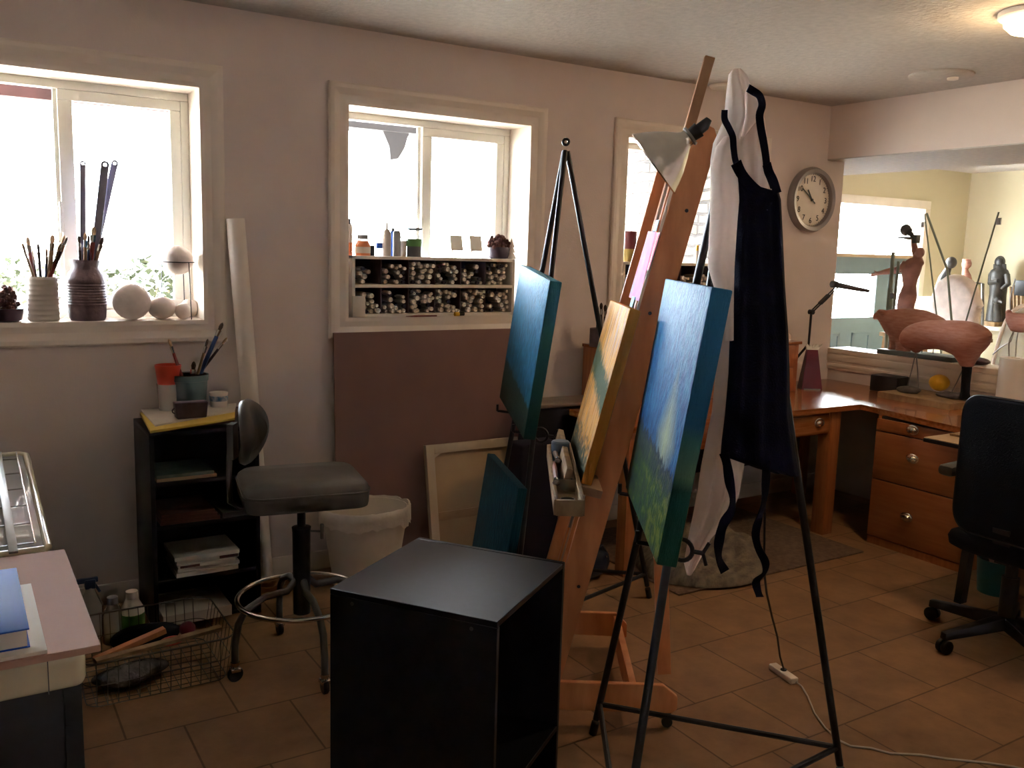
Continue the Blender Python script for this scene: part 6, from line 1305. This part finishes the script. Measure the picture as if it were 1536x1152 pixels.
for s in (0.3, 2.4, 4.5): MB().tube([V((XR, cc.y, zb_ - .03)), V((XR + cos(s) * .3, cc.y + sin(s) * .3, LOW))], .016, 8).build('leg', 'tray', sw)
# dark bust behind, terracotta bust
def bust(X, head, hr, pts, rad, label, mt, name='bust_sculpture'):
    t = thing(name, label, 'sculpture', Xp(*pts[-1], X)); k = ppm(Xp(*head, X)); b = MB()
    b.ball(Xp(*head, X), (hr / k * .95, hr / k, hr / k * 1.1), 20, 14); b.tube([Xp(x, y, X) for x, y in pts], [r / k for r in rad], 14); b.build('bust', mt, t, ang=60); return t
bust(8.4, (1427, 394), 8, [(1424, 400), (1420, 408), (1417, 417), (1414, 432), (1413, 445)], [4, 5.5, 9, 11, 10], 'dark bust with bowed head behind the white plaster head', 'bronze')
q = Xp(1413, 446, 8.4); tag(MB().box((8.25, q.y - .16, LOW), (8.55, q.y + .16, q.z), .004).build('pedestal', 'wall2'), 'cream pedestal under the dark bust', 'pedestal')
bust(9.0, (1450, 396), 7, [(1450, 389), (1449, 398), (1448, 405), (1449, 414), (1450, 424)], [6, 5, 4, 7, 8], 'small terracotta bust with a flat top behind the plaster head', 'red_terracotta' if 'red_terracotta' in M else 'clay')
q = Xp(1450, 425, 9.0); tag(MB().box((8.88, q.y - .13, LOW), (9.12, q.y + .13, q.z), .004).build('pedestal', 'wall2'), 'cream pedestal under the small terracotta bust', 'pedestal')
# dark statue of a standing woman with a dog on the ledge
XS = 9.62
def xs(x, y, d=0): return Xp(x, y, XS + d)
ws = thing('woman_statue', 'dark statue of a standing woman with a dog at her knees on the white ledge', 'statue', xs(1492, 486)); k = ppm(xs(1497, 430)); u_ = 1 / k
b = MB()
b.loft(cols_py([(475, 1482, 1507, 1.0), (465, 1483, 1506, .95), (450, 1485, 1507, .9), (436, 1487, 1508, .85), (425, 1487, 1510, .8), (415, 1485, 1513, .9), (405, 1486, 1513, .95), (399, 1490, 1511, .8), (395, 1496, 1506, .45), (391, 1497.5, 1503.5, .4)], XS, .12, 20))
b.ball(xs(1500.5, 388), (6 * u_, 6.5 * u_, 8.5 * u_), 20, 14)
b.tube([xs(1488, 406, -.06), xs(1486, 418, -.10), xs(1498, 415, -.14)], [4.5 * u_, 4 * u_, 3 * u_], 10); b.tube([xs(1511, 406, -.06), xs(1513, 420, -.1), xs(1503, 428, -.13)], [4.5 * u_, 4 * u_, 3 * u_], 10)
b.build('woman', 'bronze', ws, ang=60)
MB().ball(xs(1500.5, 387, .02), (6.5 * u_, 7.8 * u_, 9.5 * u_), 20, 14).tube([xs(1494, 390), xs(1493, 400)], [3 * u_, 2.5 * u_], 8).tube([xs(1507, 390), xs(1508, 400)], [3 * u_, 2.5 * u_], 8).build('hair', 'bronze', ws)
b = MB().ball(xs(1496, 445, -.13), (4.5 * u_, 5.5 * u_, 6 * u_), 16, 12).tube([xs(1497, 450, -.12), xs(1497, 462, -.10), xs(1497, 476, -.09)], [4.5 * u_, 5.5 * u_, 6 * u_], 12).tube([xs(1500, 446, -.16), xs(1505, 448, -.18)], [3 * u_, 2 * u_], 8).tube([xs(1492, 440, -.13), xs(1490, 447, -.14)], [2 * u_, 1 * u_], 8)
b.build('dog', 'bronze', ws, ang=60)
a, c_ = xs(1472, 484), xs(1508, 486); MB().box((XS - .2, min(a.y, c_.y), .9405), (XS + .18, max(a.y, c_.y), .985), .004).build('base', 'tray', ws)
sh_ = .985 - min(xs(1482, 475).z, xs(1507, 475).z)
for ch in ws.children:
    if not ch.name.startswith('base'): ch.location.z += sh_ + .0005
# grey frame, black box, pale wooden rack, arch chair, small horse armature
t = thing('metal_bracket', 'grey metal bracket between the plaster head and the statue', 'bracket', Xp(1474, 480, 8.6))
MB().tube([Xp(1464, 425, 8.6), Xp(1474, 425.5, 8.6), Xp(1474, 480, 8.6), V((8.6, Xp(1474, 480, 8.6).y, LOW))], .014, 8).build('rod', 'steel', t)
XA = 6.1
t = thing('arched_chair', 'white tubular arch-backed mesh chair at the right edge beyond the sill', 'chair', V((XA, Xp(1515, 600, XA).y, LOW)))
arch = [Xp(x, y, XA) for x, y in ((1487, 560), (1491, 540), (1496, 520), (1502, 500), (1509, 482), (1517, 469), (1528, 461), (1540, 457), (1556, 458), (1570, 466), (1580, 482), (1586, 510), (1590, 545), (1592, 560))]
lo = [V((XA + .0, arch[0].y, LOW)), V((XA, arch[-1].y, LOW))]
MB().tube([lo[0]] + arch + [lo[1]], .014, 10).build('frame', 'white', t)
b = MB(); in_ = [p for p in arch]; b.loft([[p + V((.005 * s, 0, 0)) for p in in_] for s in (-1, 1)]); b.build('mesh_back', mat('pale_mesh', (.5, .5, .45), .8, alpha=.45), t)
MB().box((XA - .5, arch[-1].y, Xp(1500, 560, XA).z - .10), (XA, arch[0].y, Xp(1500, 560, XA).z - .06), .01).build('seat', 'white', t)
for s in (0, -1): MB().tube([V((XA - .48, arch[s].y, LOW)), V((XA - .48, arch[s].y, Xp(1500, 560, XA).z - .06))], .014, 8).build('leg', 'white', t)
XH = 5.31
t = thing('horse_armature', 'small reddish clay animal on bent wire legs at the right edge of the sill', 'sculpture', V((XH, Xp(1525, 530, XH).y, .99)))
b = MB().loft(rings_px([(1511, 470, 476, .4), (1514, 468, 486, .8), (1520, 469, 497, 1), (1532, 470, 499, 1), (1548, 470, 500, 1), (1562, 474, 498, .8), (1568, 480, 492, .4)], XH, .05)); b.ball(Xp(1513, 469, XH), .018, 12, 8); b.build('body', 'clay', t, ang=70)
for x, fx_, dx in ((1520, 1512, .02), (1527, 1528, -.03), (1552, 1546, .03), (1558, 1562, -.03)):
    a = Xp(x, 496, XH); e = V((XH + dx, Xp(fx_, 540, XH).y, .991)); MB().tube([a, Xp((x + fx_) / 2 - 3, 512, XH), e], .0035, 6).build('wire_leg', 'steel', t)
MB().tube([Xp(1516, 470, XH), Xp(1515, 450, XH), Xp(1518, 435, XH), Xp(1523, 418, XH)], .0035, 6).build('wire', 'steel', t); MB().tube([Xp(1521, 497, XH), Xp(1516, 512, XH), Xp(1500, 522, XH), Xp(1489, 532, XH)], .0035, 6).build('wire', 'steel', t)
t = thing('slatted_rack', 'pale wooden slatted rack right of the statue', 'rack', V((9.5, Xp(1520, 480, 9.5).y, .94)))
for i, (x, y0_, x2) in enumerate(((1516, 430, 1519), (1521, 428, 1524), (1527, 428, 1529), (1533, 430, 1535), (1540, 430, 1541))): MB().bar(V((9.62, Xp(x, y0_, 9.62).y, Xp(x, y0_, 9.62).z)), V((9.55, Xp(x2, 480, 9.55).y, .942)), .045, .012, V((0, 1, 0))).build('slat', 'raw', t)
q = Xp(1524, 443, 9.45); t = tag(MB().box((9.40, Xp(1545, 430, 9.45).y, q.z), (9.53, q.y, Xp(1524, 420, 9.45).z), .01).build('black_speaker', 'blackp'), 'small black box on the pale slatted rack at the right edge', 'box')
P = Xp(1418, 542, 5.32); lump(V((5.31, Xp(1468, 540, 5.31).y, 1.012)), (.05, .07, .022), 'stone_lump', 'vase', 'grey rough lump on the sill right of the hind leg', 'stone', 9, .3, 20, 12, .9905)
# ================================================================== LIGHT
W = bpy.data.worlds.new('sky'); S.world = W; W.use_nodes = True; bg = W.node_tree.nodes['Background']
bg.inputs[0].default_value = (.87, .93, 1, 1); bg.inputs[1].default_value = 46.0
def lamp(name, loc, power, col, r=.12):
    l = bpy.data.lights.new(name, 'POINT'); l.energy = power; l.color = col; l.shadow_soft_size = r; o = bpy.data.objects.new(name, l); COL.objects.link(o); o.location = loc; return o
cl = [o for o in bpy.data.objects if o.name.startswith('ceiling_light') and o.parent is None]
lamp('ceiling_lamp_light', V(cl[0].location) - V((0, 0, .16)), 7, (1, .72, .42)); lamp('annex_fill_light', V(cl[1].location) - V((0, 0, .16)), 27, (1, .84, .56))  # the annex light goes with the added, unseen lamp
vs = S.view_settings; S.display_settings.display_device = 'sRGB'; vs.view_transform = 'Standard'; vs.look = 'None'; vs.gamma = 1; vs.use_curve_mapping = False; vs.exposure = .70
S.cycles.max_bounces = 10; S.cycles.diffuse_bounces = 6; S.cycles.glossy_bounces = 4; S.cycles.transparent_max_bounces = 16; S.cycles.sample_clamp_indirect = 40; S.cycles.use_denoising = True
